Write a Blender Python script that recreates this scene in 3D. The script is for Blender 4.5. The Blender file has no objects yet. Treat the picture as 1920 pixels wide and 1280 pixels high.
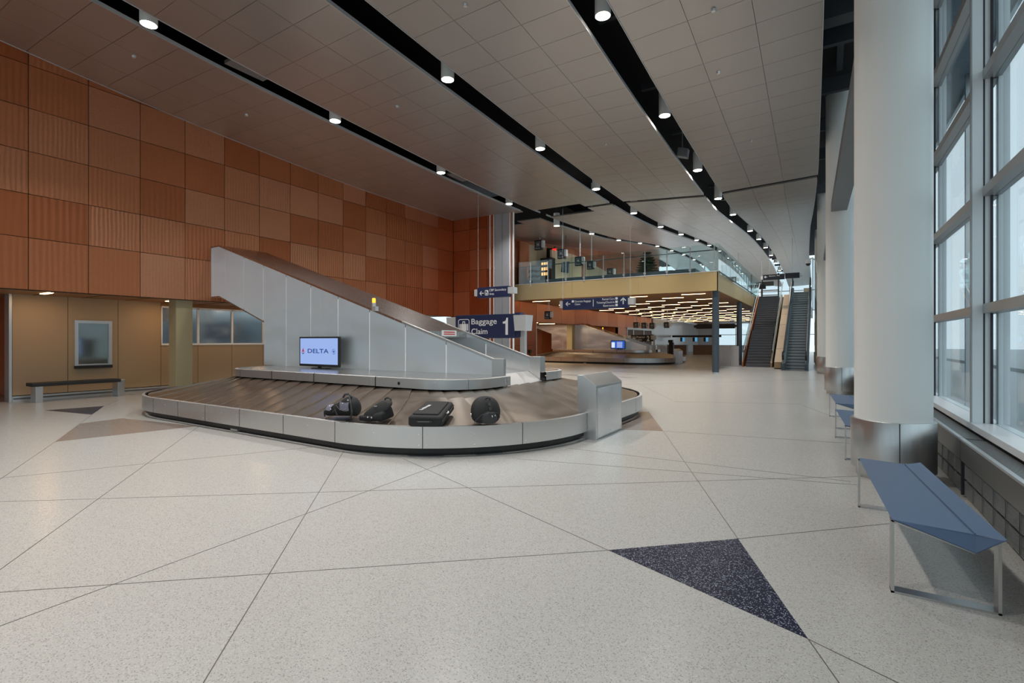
import bpy, bmesh, math, random
from mathutils import Vector, Matrix
random.seed(7)
PI = math.pi
C = bpy.context.scene.collection
S = bpy.context.scene

# ------------------------------------------------------------------ camera, sky, exposure
CAMZ = 1.55
AX = math.atan(585/935)
cam_d = bpy.data.cameras.new('camera'); cam = bpy.data.objects.new('camera', cam_d); C.objects.link(cam)
cam.location = (0, 0, CAMZ); cam.rotation_euler = (PI/2, 0, AX)
cam_d.sensor_width = 36; cam_d.lens = 935/1920*36; cam_d.shift_y = 2/1920*-1
cam_d.clip_start = 0.05; cam_d.clip_end = 500
S.camera = cam
w = bpy.data.worlds.new('overcast'); S.world = w; w.use_nodes = True
bg = w.node_tree.nodes['Background']; bg.inputs[0].default_value = (0.80, 0.91, 0.98, 1); bg.inputs[1].default_value = 1.15
S.view_settings.view_transform = 'Standard'; S.view_settings.look = 'None'
S.view_settings.exposure = 0.0; S.view_settings.gamma = 1.0; S.view_settings.use_curve_mapping = False
LAMP_W = 84.0      # each downlight
STRIP_E = 11.0       # linear lights under the mezzanine

# ------------------------------------------------------------------ helpers
ORG = {}
def tag(o, label=None, cat=None, group=None, kind=None):
    if label: o['label'] = label
    if cat: o['category'] = cat
    if group: o['group'] = group
    if kind: o['kind'] = kind
    return o
def thing(name, loc, label, cat, group=None):
    o = bpy.data.objects.new(name, None); C.objects.link(o); o.location = loc
    o.empty_display_size = .1
    ORG[o.name] = Vector(loc)
    return tag(o, label, cat, group)
def sthing(name, loc=(0, 0, 0)):
    o = bpy.data.objects.new(name, None); C.objects.link(o); o.location = loc; ORG[o.name] = Vector(loc)
    o['kind'] = 'structure'; return o
class M:
    def __init__(s): s.v = []; s.f = []
    def add(s, vs, fs):
        n = len(s.v); s.v += [tuple(p) for p in vs]; s.f += [tuple(n+i for i in f) for f in fs]; return s
    def box(s, x0, y0, z0, x1, y1, z1):
        return s.add([(x0,y0,z0),(x1,y0,z0),(x1,y1,z0),(x0,y1,z0),(x0,y0,z1),(x1,y0,z1),(x1,y1,z1),(x0,y1,z1)],
            [(0,3,2,1),(4,5,6,7),(0,1,5,4),(1,2,6,5),(2,3,7,6),(3,0,4,7)])
    def hexa(s, a, b):   # a, b: two quads (lists of 4 points) joined
        return s.add(list(a)+list(b), [(0,3,2,1),(4,5,6,7),(0,1,5,4),(1,2,6,5),(2,3,7,6),(3,0,4,7)])
    def quad(s, *p): return s.add(p, [tuple(range(len(p)))])
    def prism(s, poly, axis, a, b):   # poly in the two other axes
        n = len(poly)
        def mk(p, t):
            return {'x': (t, p[0], p[1]), 'y': (p[0], t, p[1]), 'z': (p[0], p[1], t)}[axis]
        return s.add([mk(p, a) for p in poly]+[mk(p, b) for p in poly],
            [tuple(range(n))[::-1], tuple(range(n, 2*n))]+[(i, (i+1) % n, n+(i+1) % n, n+i) for i in range(n)])
    def tube(s, p0, p1, r0, r1=None, n=12, caps=True):
        r1 = r0 if r1 is None else r1
        p0 = Vector(p0); p1 = Vector(p1); d = (p1-p0).normalized()
        u = d.cross(Vector((0, 0, 1)) if abs(d.z) < .9 else Vector((1, 0, 0))).normalized(); w_ = d.cross(u)
        a = [p0+(u*math.cos(2*PI*i/n)+w_*math.sin(2*PI*i/n))*r0 for i in range(n)]
        b = [p1+(u*math.cos(2*PI*i/n)+w_*math.sin(2*PI*i/n))*r1 for i in range(n)]
        fs = [(i, (i+1) % n, n+(i+1) % n, n+i) for i in range(n)]
        if caps: fs += [tuple(range(n))[::-1], tuple(range(n, 2*n))]
        return s.add(a+b, fs)
    def path(s, pts, r, n=8):
        for a, b in zip(pts[:-1], pts[1:]): s.tube(a, b, r, n=n)
        return s
    def lathe(s, cx, cy, prof, n=32):
        vs = []; fs = []
        for (r, z) in prof:
            vs += [(cx+r*math.cos(2*PI*i/n), cy+r*math.sin(2*PI*i/n), z) for i in range(n)]
        for k in range(len(prof)-1):
            fs += [(k*n+i, k*n+(i+1) % n, (k+1)*n+(i+1) % n, (k+1)*n+i) for i in range(n)]
        return s.add(vs, fs)
    def build(s, name, mat, parent=None, smooth=False, bevel=0, kind=None, label=None, norm=True, seg=2, sub=0):
        me = bpy.data.meshes.new(name)
        o_ = ORG[parent.name] if parent is not None else Vector((0, 0, 0))
        me.from_pydata([(p[0]-o_.x, p[1]-o_.y, p[2]-o_.z) for p in s.v], [], s.f)
        if norm:
            bm = bmesh.new(); bm.from_mesh(me); bmesh.ops.recalc_face_normals(bm, faces=bm.faces); bm.to_mesh(me); bm.free()
        me.materials.append(mat)
        o = bpy.data.objects.new(name, me); C.objects.link(o)
        if parent is not None: o.parent = parent; ORG[o.name] = o_
        else: ORG[o.name] = Vector((0, 0, 0))
        if bevel:
            b = o.modifiers.new('bevel', 'BEVEL'); b.width = bevel; b.segments = seg; b.limit_method = 'ANGLE'; b.angle_limit = math.radians(40)
        if sub:
            m_ = o.modifiers.new('sub', 'SUBSURF'); m_.levels = sub; m_.render_levels = sub
        if smooth:
            me.polygons.foreach_set('use_smooth', [True]*len(me.polygons))
            try: me.set_sharp_from_angle(angle=math.radians(38))
            except Exception: pass
        if kind: o['kind'] = kind
        if label: o['label'] = label
        return o
def box(name, mat, parent, *b, **k): return M().box(*b).build(name, mat, parent, **k)
def single(name, m, mat, label, cat, group=None, loc=None, **k):
    # a thing that is a single mesh; its origin moved to loc
    if loc is not None: m.v = [(p[0]-loc[0], p[1]-loc[1], p[2]-loc[2]) for p in m.v]
    o = m.build(name, mat, None, **k)
    if loc is not None: o.location = loc
    return tag(o, label, cat, group)
def kids(o): return [c for c in C.objects if c.parent == o]
def copy_tree(o, parent=None):
    ch = {}
    for c in C.objects:
        if c.parent: ch.setdefault(c.parent.name, []).append(c)
    def rec(o, par):
        c = o.copy(); C.objects.link(c); c.parent = par
        if par is None: ORG[c.name] = Vector(o.location)
        for k in ch.get(o.name, []): rec(k, c)
        return c
    return rec(o, parent)
def text(name, s, mat, parent, org, ux, uy, h, width=None, ext=.002, bold=0.0, align='LEFT', label=None):
    cu = bpy.data.curves.new(name, 'FONT'); cu.body = s; cu.size = 1; cu.extrude = 0; cu.offset = bold; cu.align_x = align
    cu.resolution_u = 3
    t = bpy.data.objects.new(name, cu); C.objects.link(t)
    bpy.context.view_layer.update()
    me = bpy.data.meshes.new_from_object(t.evaluated_get(bpy.context.evaluated_depsgraph_get()))
    C.objects.unlink(t); bpy.data.objects.remove(t)
    xs = [v.co.x for v in me.vertices]; ys = [v.co.y for v in me.vertices]
    sy = h/0.70
    sx = sy if width is None else width/(max(xs)-min(xs))
    x0 = min(xs) if align == 'LEFT' else (max(xs) if align == 'RIGHT' else 0)
    ux = Vector(ux); uy = Vector(uy); nn = ux.cross(uy); org = Vector(org)
    vs = [org+ux*((v.co.x-x0)*sx)+uy*(v.co.y*sy)+nn*ext for v in me.vertices]
    fs = [tuple(p.vertices) for p in me.polygons]
    bpy.data.meshes.remove(me)
    m = M(); m.add(vs, fs)
    return m.build(name, mat, parent, norm=False, label=label)
def poly2(m, org, ux, uy, pts, off=.002):   # flat mark on a plane
    ux = Vector(ux); uy = Vector(uy); nn = ux.cross(uy); org = Vector(org)
    m.add([org+ux*p[0]+uy*p[1]+nn*off for p in pts], [tuple(range(len(pts)))])

# ------------------------------------------------------------------ materials
def mat(name, col, rough=.5, metal=0., spec=.5, **k):
    m = bpy.data.materials.new(name); m.use_nodes = True
    b = m.node_tree.nodes['Principled BSDF']
    b.inputs['Base Color'].default_value = (*col, 1); b.inputs['Roughness'].default_value = rough
    b.inputs['Metallic'].default_value = metal
    b.inputs['Specular IOR Level'].default_value = spec
    for kk, v in k.items(): b.inputs[kk.replace('_', ' ')].default_value = v
    return m
def N(m, t, **k):
    n = m.node_tree.nodes.new(t)
    for a, v in k.items(): setattr(n, a, v)
    return n
def L(m, a, b): m.node_tree.links.new(a, b)
def BS(m): return m.node_tree.nodes['Principled BSDF']
def ramp(m, fac, stops):
    r = N(m, 'ShaderNodeValToRGB'); e = r.color_ramp.elements
    while len(e) < len(stops): e.new(.5)
    for i, (p, c) in enumerate(stops): e[i].position = p; e[i].color = (*c, 1)
    L(m, fac, r.inputs[0]); return r.outputs[0]
def coords(m, scale=(1, 1, 1), kind='Object'):
    t = N(m, 'ShaderNodeTexCoord'); mp = N(m, 'ShaderNodeMapping'); mp.inputs['Scale'].default_value = scale
    L(m, t.outputs[kind], mp.inputs[0]); return mp.outputs[0]
def noise(m, vec, scale, detail=3):
    n = N(m, 'ShaderNodeTexNoise'); n.inputs['Scale'].default_value = scale; n.inputs['Detail'].default_value = detail
    L(m, vec, n.inputs['Vector']); return n.outputs['Fac']
def bump(m, h, strength, dist=.02):
    b = N(m, 'ShaderNodeBump'); b.inputs['Strength'].default_value = strength; b.inputs['Distance'].default_value = dist
    L(m, h, b.inputs['Height']); L(m, b.outputs[0], BS(m).inputs['Normal'])
def mixc(m, fac, a, b):
    x = N(m, 'ShaderNodeMix'); x.data_type = 'RGBA'
    L(m, fac, x.inputs[0])
    for i, c in ((6, a), (7, b)):
        if isinstance(c, tuple): x.inputs[i].default_value = (*c, 1)
        else: L(m, c, x.inputs[i])
    return x.outputs[2]
def terrazzo(name, base, dark, light, pd=.07, pl=.88, rough=.2):
    m = mat(name, base, rough, 0, .5)
    v = N(m, 'ShaderNodeTexVoronoi'); v.inputs['Scale'].default_value = 190
    co = coords(m); L(m, co, v.inputs['Vector'])
    sx = N(m, 'ShaderNodeSeparateColor'); L(m, v.outputs['Color'], sx.inputs[0])
    c = ramp(m, sx.outputs[0], [(0, dark), (pd, dark), (pd+.02, base), (pl, base), (pl+.02, light)])
    n = noise(m, co, .45, 4)
    c2 = mixc(m, ramp(m, n, [(.3, (0, 0, 0)), (.7, (.16, .16, .16))]), c, (base[0]*.8, base[1]*.78, base[2]*.75))
    L(m, c2, BS(m).inputs['Base Color'])
    return m
def rand_tint(m, a, b, c):
    oi = N(m, 'ShaderNodeObjectInfo')
    return ramp(m, oi.outputs['Random'], [(0, a), (.5, b), (1, c)]), oi
m_floor = terrazzo('terrazzo_pale', (.475, .465, .44), (.29, .28, .26), (.57, .56, .54), pd=.09, rough=.26)
m_tgrey = terrazzo('terrazzo_taupe', (.29, .235, .20), (.16, .13, .12), (.42, .38, .35), rough=.2)
m_tnavy = terrazzo('terrazzo_navy', (.018, .022, .045), (.008, .01, .02), (.32, .34, .42), pl=.86, rough=.22)
m_strip = mat('divider_strip', (.16, .15, .13), .4, .5)

# copper cladding with vertical ripples, every panel its own tone and ripple width
m_copper = mat('copper', (.5, .2, .1), .37, .85)
tint, oi = rand_tint(m_copper, (.44, .125, .045), (.56, .195, .085), (.64, .275, .15))
co = coords(m_copper)
sep = N(m_copper, 'ShaderNodeSeparateXYZ'); L(m_copper, co, sep.inputs[0])
ad = N(m_copper, 'ShaderNodeMath', operation='ADD'); L(m_copper, sep.outputs[0], ad.inputs[0]); L(m_copper, sep.outputs[1], ad.inputs[1])
comb = N(m_copper, 'ShaderNodeCombineXYZ'); L(m_copper, ad.outputs[0], comb.inputs[0])
mz = N(m_copper, 'ShaderNodeMath', operation='MULTIPLY'); L(m_copper, sep.outputs[2], mz.inputs[0]); mz.inputs[1].default_value = .22
L(m_copper, mz.outputs[0], comb.inputs[1]); L(m_copper, oi.outputs['Random'], comb.inputs[2])
wv = N(m_copper, 'ShaderNodeTexWave', wave_type='BANDS', bands_direction='X'); L(m_copper, comb.outputs[0], wv.inputs['Vector'])
wv.inputs['Distortion'].default_value = 2.2; wv.inputs['Detail'].default_value = 2; wv.inputs['Detail Scale'].default_value = 1.6
mr = N(m_copper, 'ShaderNodeMapRange'); L(m_copper, oi.outputs['Random'], mr.inputs[0]); mr.inputs[3].default_value = 2.2; mr.inputs[4].default_value = 4.2
L(m_copper, mr.outputs[0], wv.inputs['Scale'])
m2 = N(m_copper, 'ShaderNodeMath', operation='FRACT'); mm = N(m_copper, 'ShaderNodeMath', operation='MULTIPLY'); L(m_copper, oi.outputs['Random'], mm.inputs[0]); mm.inputs[1].default_value = 7.13
L(m_copper, mm.outputs[0], m2.inputs[0])
amp = N(m_copper, 'ShaderNodeMath', operation='MULTIPLY'); L(m_copper, wv.outputs[1], amp.inputs[0]); L(m_copper, m2.outputs[0], amp.inputs[1])
amp2 = N(m_copper, 'ShaderNodeMath', operation='MULTIPLY_ADD'); L(m_copper, wv.outputs[1], amp2.inputs[0]); amp2.inputs[1].default_value = .3; L(m_copper, amp.outputs[0], amp2.inputs[2])
bump(m_copper, amp2.outputs[0], .36, .014)
grain = noise(m_copper, coords(m_copper, (1, 1, 5)), 14, 4)
L(m_copper, mixc(m_copper, ramp(m_copper, grain, [(.35, (0, 0, 0)), (.75, (.35, .35, .35))]), tint, (.36, .12, .06)), BS(m_copper).inputs['Base Color'])
m_copflat = mat('copper_plain', (.42, .14, .055), .45, .6)
m_soffit = mat('soffit_wood', (.33, .15, .055), .5)
m_seam = mat('shadow_joint', (.03, .018, .012), .8)

def brushed(name, col, rough, scl=(60, 60, .6), bs=.06, metal=1.0, aniso=0):
    m = mat(name, col, rough, metal)
    if aniso:
        BS(m).inputs['Anisotropic'].default_value = aniso
        g = N(m, 'ShaderNodeNewGeometry'); cr = N(m, 'ShaderNodeVectorMath', operation='CROSS_PRODUCT')
        L(m, g.outputs['True Normal'], cr.inputs[0]); cr.inputs[1].default_value = (.02, .03, 1); L(m, cr.outputs[0], BS(m).inputs['Tangent'])
    n = noise(m, coords(m, scl), 1.0, 2)
    r = N(m, 'ShaderNodeMapRange'); r.inputs[3].default_value = rough*.75; r.inputs[4].default_value = rough*1.35
    L(m, n, r.inputs[0]); L(m, r.outputs[0], BS(m).inputs['Roughness'])
    if bs:
        n2 = noise(m, coords(m, (.55, .55, .9)), 1.0, 2)
        bump(m, n2, bs, .25)
    return m
m_steel = brushed('stainless', (.62, .62, .615), .34, aniso=.6)
m_steel_h = brushed('stainless_panel', (.88, .885, .89), .44, bs=.34, aniso=.95)
m_cover = brushed('chute_cover', (.52, .50, .48), .24)
m_belt = brushed('belt_plate_metal', (.34, .29, .245), .30, (3, 3, 3), 0)
m_seamw = mat('bright_joint', (.86, .87, .88), .35, .0)
m_screw = mat('screw_metal', (.85, .85, .85), .25, .9)
m_black = mat('black_rubber', (.012, .013, .013), .5)
m_void = mat('black_deck', (.008, .008, .009), .8)
m_voidb = mat('dark_steelwork', (.035, .04, .045), .6)
m_duct = mat('grey_beam_paint', (.16, .165, .17), .45, .3)
m_beige = mat('beige_panel', (.46, .32, .19), .5)
oo = rand_tint(m_beige, (.40, .275, .16), (.415, .29, .17), (.43, .30, .18))[0]; L(m_beige, oo, BS(m_beige).inputs['Base Color'])
m_gold = mat('gold_fascia', (.60, .43, .20), .45, .1)
m_goldcol = mat('gold_column', (.44, .365, .215), .45, .1)
m_ceil = mat('ceiling_metal', (.38, .35, .325), .3, .65)
nn_ = noise(m_ceil, coords(m_ceil, (1, 1, 1)), 2.0, 3)
rr = N(m_ceil, 'ShaderNodeMapRange'); rr.inputs[3].default_value = .26; rr.inputs[4].default_value = .42; L(m_ceil, nn_, rr.inputs[0]); L(m_ceil, rr.outputs[0], BS(m_ceil).inputs['Roughness'])
m_ceiledge = mat('ceiling_edge', (.55, .55, .56), .4, .3)
m_white = mat('white_paint', (.82, .825, .80), .38)
m_whitew = mat('white_gloss_wall', (.78, .78, .80), .2)
m_alu = mat('aluminium', (.60, .62, .63), .35, .7)
m_mull = mat('mullion_paint', (.80, .83, .85), .35, .1)
m_bronze = mat('transom_paint', (.38, .375, .37), .35, .4)
m_gasket = mat('gasket', (.02, .022, .03), .5)
m_navy = mat('sign_navy', (.018, .028, .085), .4)
m_signblk = mat('sign_black', (.014, .016, .022), .4)
m_letter = mat('sign_letter', (.85, .86, .86), .5)
m_cap = mat('sign_cap', (.66, .68, .69), .4, .3)
m_blue = mat('seat_vinyl', (.085, .135, .235), .42)
nb = noise(m_blue, coords(m_blue), 160, 2); bump(m_blue, nb, .12, .004)
m_bag = mat('bag_fabric', (.012, .012, .013), .75)
nb = noise(m_bag, coords(m_bag), 240, 2); bump(m_bag, nb, .4, .004)
m_bag2 = mat('bag_webbing', (.03, .03, .033), .6)
m_bagg = mat('bag_grey', (.17, .17, .22), .7)
m_bluestl = mat('slate_column', (.075, .10, .125), .4, .3)
m_pilast = mat('pilaster_metal', (.42, .455, .50), .4, .3)
m_slate = mat('slate_upstand', (.10, .125, .16), .35)
m_step = mat('stair_tread', (.13, .135, .16), .55)
m_escstep = mat('escalator_step', (.17, .20, .215), .45, .3)
m_hand = mat('handrail_rubber', (.02, .022, .025), .35)
m_green = mat('needles', (.025, .06, .028), .7)
m_bark = mat('bark', (.10, .07, .05), .8)
m_wood = mat('counter_wood', (.20, .125, .085), .4)
m_office = mat('dark_wood_blind', (.14, .055, .02), .5)
m_grille = mat('grille_metal', (.33, .34, .335), .35, .7)
m_heat = mat('heater_steel', (.22, .22, .21), .33, .8)
m_road = mat('outside_paving', (.42, .44, .45), .8)
m_kerb = mat('kerb', (.45, .47, .48), .8)
m_outw = mat('outside_wall', (.50, .55, .58), .6)
m_outd = mat('outside_glazing', (.12, .16, .2), .2)
m_canopy = mat('canopy_metal', (.16, .21, .25), .4)
m_orange = mat('door_paint', (.62, .36, .13), .5)
def emis(name, col, e):
    m = bpy.data.materials.new(name); m.use_nodes = True
    b = BS(m); b.inputs['Base Color'].default_value = (0, 0, 0, 1); b.inputs['Emission Color'].default_value = (*col, 1); b.inputs['Emission Strength'].default_value = e
    return m
m_lamp = emis('lamp_glow', (1, .90, .78), 14)
m_strip_e = emis('linear_lamp', (1, .68, .36), STRIP_E)
m_amber = emis('beacon_amber', (1, .42, .03), 2.2)
m_red = emis('exit_red', (1, .02, .02), 1.5)
m_scr = emis('screen_pale_blue', (.33, .47, .85), .95)
m_scr_navy = emis('screen_navy_ink', (.01, .03, .22), 1)
m_scr_red = emis('screen_red_ink', (.45, .02, .03), 1)
m_scr_b = emis('screen_blue', (.02, .10, .5), 1)
m_scr_w = emis('screen_white', (.7, .8, 1), 1)
m_scr_rd = mat('warning_red', (.55, .04, .03), .5)
m_vend = emis('vending_glow', (1, .5, .2), 1.6)
def glassy(name, tint, refl, rough=0.0):
    m = bpy.data.materials.new(name); m.use_nodes = True; nt = m.node_tree
    nt.nodes.remove(BS(m)); out = nt.nodes['Material Output']
    tr = N(m, 'ShaderNodeBsdfTransparent'); tr.inputs[0].default_value = (*tint, 1)
    gl = N(m, 'ShaderNodeBsdfGlossy'); gl.inputs['Roughness'].default_value = rough; gl.inputs[0].default_value = (1, 1, 1, 1)
    fr = N(m, 'ShaderNodeLayerWeight'); fr.inputs[0].default_value = .5
    pw = N(m, 'ShaderNodeMath', operation='POWER'); L(m, fr.outputs['Facing'], pw.inputs[0]); pw.inputs[1].default_value = 4.0
    a = N(m, 'ShaderNodeMath', operation='MULTIPLY_ADD'); L(m, pw.outputs[0], a.inputs[0]); a.inputs[1].default_value = refl; a.inputs[2].default_value = .04
    mx = N(m, 'ShaderNodeMixShader'); L(m, a.outputs[0], mx.inputs[0]); L(m, tr.outputs[0], mx.inputs[1]); L(m, gl.outputs[0], mx.inputs[2])
    L(m, mx.outputs[0], out.inputs[0]); return m
m_glass = glassy('window_glass', (.86, .915, .93), .35)
m_rail = glassy('rail_glass', (.86, .95, .94), .6)
m_dglass = mat('dark_glass', (.40, .42, .43), .10, 1)
m_dglass2 = mat('service_glass', (.26, .31, .31), .08, .8)

# ------------------------------------------------------------------ ceiling height field (the ceiling is a long wave)
XK = [-15.3, -11.2, -7.3, -3.65, -.1]
ZT = [
 [(-14, 9.1), (0, 8.45), (3.3, 8.13), (5, 7.92), (7.2, 7.73), (12.3, 7.45), (19, 7.36), (24.5, 7.49), (27.2, 7.68), (31.2, 8.05), (46.8, 9.84), (55, 10.5), (62, 10.2), (78, 8)],
 [(-14, 8.7), (0, 8.15), (3.7, 7.82), (5.2, 7.69), (7.4, 7.55), (9, 7.5), (13.4, 7.34), (17.8, 7.28), (22.1, 7.38), (26.4, 7.62), (30.5, 7.95), (38.6, 8.97), (48.2, 9.65), (55, 9.85), (62, 9.3), (78, 7.5)],
 [(-14, 8.6), (0, 8.05), (6, 7.66), (8.8, 7.54), (13.2, 7.38), (17.5, 7.28), (21.7, 7.30), (25.6, 7.47), (29.6, 7.83), (37.9, 8.6), (44.5, 9.0), (50.7, 8.95), (57, 8.65), (62, 8.1), (78, 7)],
 [(-14, 8.6), (0, 8.1), (8, 7.6), (10, 7.44), (13, 7.25), (18.4, 7.07), (22.3, 6.99), (27.4, 7.42), (31, 7.72), (35.8, 8.03), (42.9, 8.24), (50.7, 8.2), (55, 7.95), (62, 7.4), (78, 6.8)],
 [(-14, 8.8), (0, 8.25), (8, 7.72), (10, 7.58), (13, 7.37), (19, 7.2), (22, 7.1), (26, 7.35), (31, 7.7), (38, 8.1), (45, 8.3), (55, 8.2), (62, 7.6), (78, 6.8)]]
def lerp_t(t, y):
    if y <= t[0][0]: return t[0][1]
    for (a, za), (b, zb) in zip(t[:-1], t[1:]):
        if y <= b:
            return za+(zb-za)*(y-a)/(b-a)
    return t[-1][1]
def smooth_t(t, y):    # small average so that the panels bend gently
    return sum(lerp_t(t, y+d) for d in (-1.6, -.8, 0, .8, 1.6))/5
def zc(x, y):
    x = max(XK[0], min(XK[-1], x))
    for i in range(4):
        if x <= XK[i+1]:
            f = (x-XK[i])/(XK[i+1]-XK[i]); return smooth_t(ZT[i], y)*(1-f)+smooth_t(ZT[i+1], y)*f
ET = [(-14, 0), (10, 0), (19, -.16), (26, -.41), (31, -.62), (45, -1.0), (78, -1.3)]
def xedge(y): return lerp_t(ET, y)
YEND = 62.0

# ------------------------------------------------------------------ the setting
floor = M().quad((-24, -14, 0), (1.75, -14, 0), (1.75, 80, 0), (-24, 80, 0)).build('floor', m_floor, None, kind='structure')
def floor_poly(name, pts, m, z, label):
    return M().prism(pts, 'z', .0004, z).build(name, m, floor, label=label)
floor_poly('inlay_triangle', [(-1.35, 3.5), (-.07, 3.01), (-.57, 4.24)], m_tnavy, .0026, 'dark navy speckled terrazzo triangle')
floor_poly('inlay_triangle', [(-14.64, 3.89), (-12.97, 4.18), (-14.42, 4.88)], m_tnavy, .0026, 'dark terrazzo triangle near the low wall bench')
floor_poly('inlay_shape', [(-9.97, 2.76), (-9.6, 4.62), (-11.84, 4.3), (-11.75, 3.6)], m_tgrey, .0026, 'taupe terrazzo inlay left of the carousel')
floor_poly('inlay_shape', [(-4.6, 9.9), (-3.03, 8.35), (-2.33, 8.6), (-3.22, 10.75)], m_tgrey, .0026, 'taupe terrazzo inlay beside the steel post')
floor_poly('inlay_shape', [(-9.4, 16.6), (-7.1, 15.7), (-7.5, 18.5)], m_tgrey, .0026, 'taupe terrazzo inlay behind the carousel')
floor_poly('inlay_triangle', [(-9.9, 26.6), (-8.9, 26.9), (-9.1, 28.6)], m_tgrey, .0026, 'taupe terrazzo triangle before the far carousel')
def strip(a, b, wd=.0048):
    a = Vector((*a, 0)); b = Vector((*b, 0)); d = (b-a).normalized(); n = Vector((-d.y, d.x, 0))*wd/2
    M().prism([(a+n)[:2], (a-n)[:2], (b-n)[:2], (b+n)[:2]], 'z', .0002, .0018).build('floor_divider', m_strip, floor)
def ext(a, b, t0, t1):
    a = Vector(a); b = Vector(b); return (tuple(a+(b-a)*t0), tuple(a+(b-a)*t1))
for a, b in [
    ext((-2.38, 1.17), (-5.71, 4.68), -1.2, 1.0),
    ext((-4.3, .93), (-1.35, 3.5), -1.2, 1.0), ((-.57, 4.24), (1.1, 5.9)),
    ((-3.7, -.5), (-4.08, 5.0)), ext((-6.72, 1.45), (.28, 6.88), -.4, 1.06),
    ext((-4.72, 1.02), (-9.77, 4.78), -1, .97), ((-4.67, 4.78), (-1.35, 3.5)), ((-.07, 3.01), (1.1, 2.45)), ((-.07, 3.01), (.55, 1.5)),
    ((-.57, 4.24), (-2.33, 8.6)), ((-2.33, 8.6), (-3.24, 10.73)), ((-3.24, 10.73), (-6.4, 18.4)), ((-3.4, 5.57), (.3, 6.5)), ((-3.12, 6.51), (.25, 6.62)),
    ((-8.3, .9), (-6.3, 4.6)), ext((-7.78, 1.68), (-9.97, 2.76), -.6, 1.0), ((-9.97, 2.76), (-12.97, 4.18)), ((-14.42, 4.88), (-15.6, 5.6)),
    ((-9.6, 4.62), (-9.2, 4.7)), ((-2.33, 8.6), (1.1, 9.2)), ((-3.2, 12.9), (-.5, 14.0)), ((-.5, 14.0), (1, 9.5)), ((-6, 17), (.5, 24)), ((-3.2, 12.9), (-9, 24)),
    ((-9, 24), (-3.5, 22)), ((-9, 24), (-7.4, 15.9))]:
    strip(a, b)

# ceiling: black deck above, bent metal panels below it, black slots between
deck = sthing('ceiling')
M().box(-19, -14, 10.9, 1.6, 64, 11.1).build('deck', m_void, deck)
M().box(-.05, -14, 9.0, 1.45, 22, 9.1).build('deck', m_void, deck)
M().box(-15.4, -14, 9.0, -.05, 22, 9.1).build('deck', m_void, deck)
BAYS = [(-15.28, -11.5), (-10.9, -7.62), (-6.98, -3.87), (-3.25, None)]
XSPLIT = []
Y0, DY = 2.98, .742
YJ = Y0+DY*23-.2          # the cross joint at about 19.7
def bay_x(b, f, y):
    x0, x1 = BAYS[b]
    if x1 is None: x1 = xedge(y)
    return x0+(x1-x0)*f
G = .004
for b in range(4):
    # nearer than the picture: one sheet
    m = M(); ys = [-14+i*(Y0+14)/12 for i in range(13)]
    for i in range(12):
        ya, yb = ys[i], ys[i+1]
        xa, xb = bay_x(b, 0, ya), bay_x(b, 1, ya)
        a = [(xa, ya, zc(xa, ya)), (xb, ya, zc(xb, ya)), (xb, yb, zc(xb, yb)), (xa, yb, zc(xa, yb))]
        m.hexa(a, [(p[0], p[1], p[2]+.05) for p in a])
    m.build('ceiling_panel', m_ceil, deck)
    # single tiles over the near half
    for k in range(23):
        ya = Y0+DY*k+G; yb = Y0+DY*(k+1)-G
        if k == 22: yb = YJ
        for q in range(3):
            if k == 22 and ((b == 1 and q < 2) or b == 0): continue
            fa, fb = q/3, (q+1)/3
            A = [(bay_x(b, fa, ya)+G, ya), (bay_x(b, fb, ya)-G, ya), (bay_x(b, fb, yb)-G, yb), (bay_x(b, fa, yb)+G, yb)]
            a = [(x, y, zc(x, y)) for x, y in A]
            M().hexa(a, [(p[0], p[1], p[2]+.05) for p in a]).build('ceiling_tile', m_ceil, deck)
    # pale edge lip along slots
    m = M()
    for f in (0, 1):
        for i in range(44):
            ya = Y0+(YEND-Y0)*i/44; yb = Y0+(YEND-Y0)*(i+1)/44
            if b == 0 and ya > 18.5 and f == 1 and ya < 22: continue
            if ya < YJ+.2 < yb: yb = YJ
            xa = bay_x(b, f, ya); xb = bay_x(b, f, yb); e = .012 if f else -.012
            a = [(xa, ya, zc(xa, ya)-.012), (xa+e, ya, zc(xa, ya)-.012), (xb+e, yb, zc(xb, yb)-.012), (xb, yb, zc(xb, yb)-.012)]
            m.hexa(a, [(p[0], p[1], p[2]+.075) for p in a])
    m.build('edge_trim', m_ceiledge, deck)
    # beyond the joint: same pitch, joined
    m = M(); y = YJ+.28; n = 0
    while y < YEND:
        yb = y+DY-2*G
        for q in range(3):
            # black pocket left open round the pendant lamp
            if b == 1 and n == 0 and q < 2: continue
            if b == 0 and (n == 0 or (n == 1 and q < 2)): continue
            fa, fb = q/3, (q+1)/3
            A = [(bay_x(b, fa, y)+G, y), (bay_x(b, fb, y)-G, y), (bay_x(b, fb, yb)-G, yb), (bay_x(b, fa, yb)+G, yb)]
            a = [(x, t, zc(x, t)) for x, t in A]
            m.hexa(a, [(p[0], p[1], p[2]+.05) for p in a])
        y += DY; n += 1
    m.build('ceiling_tile', m_ceil, deck, kind='stuff')
# steelwork seen in the open gap by the windows
for i, y in enumerate([4, 8.8, 10.6, 13.6, 16.2, 19, 22, 27, 34]):
    box('steel_joist', m_voidb, deck, -.3, y, 8.35, 1.45, y+.14, 8.75)
box('steel_joist', m_voidb, deck, .28, 3, 8.78, .42, 16, 8.98, label='grey pipe running along the gap')
box('steel_joist', m_voidb, deck, -.2, 12.2, 8.2, 1.4, 12.6, 8.9)
for x in (-11.2, -7.3, -3.65):
    m = M()
    for y in range(4, 60, 3): m.box(x-.45, y, zc(x, y)+.9, x+.45, y+.12, zc(x, y)+1.05)
    m.build('slot_framing', m_voidb, deck, kind='stuff')

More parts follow.
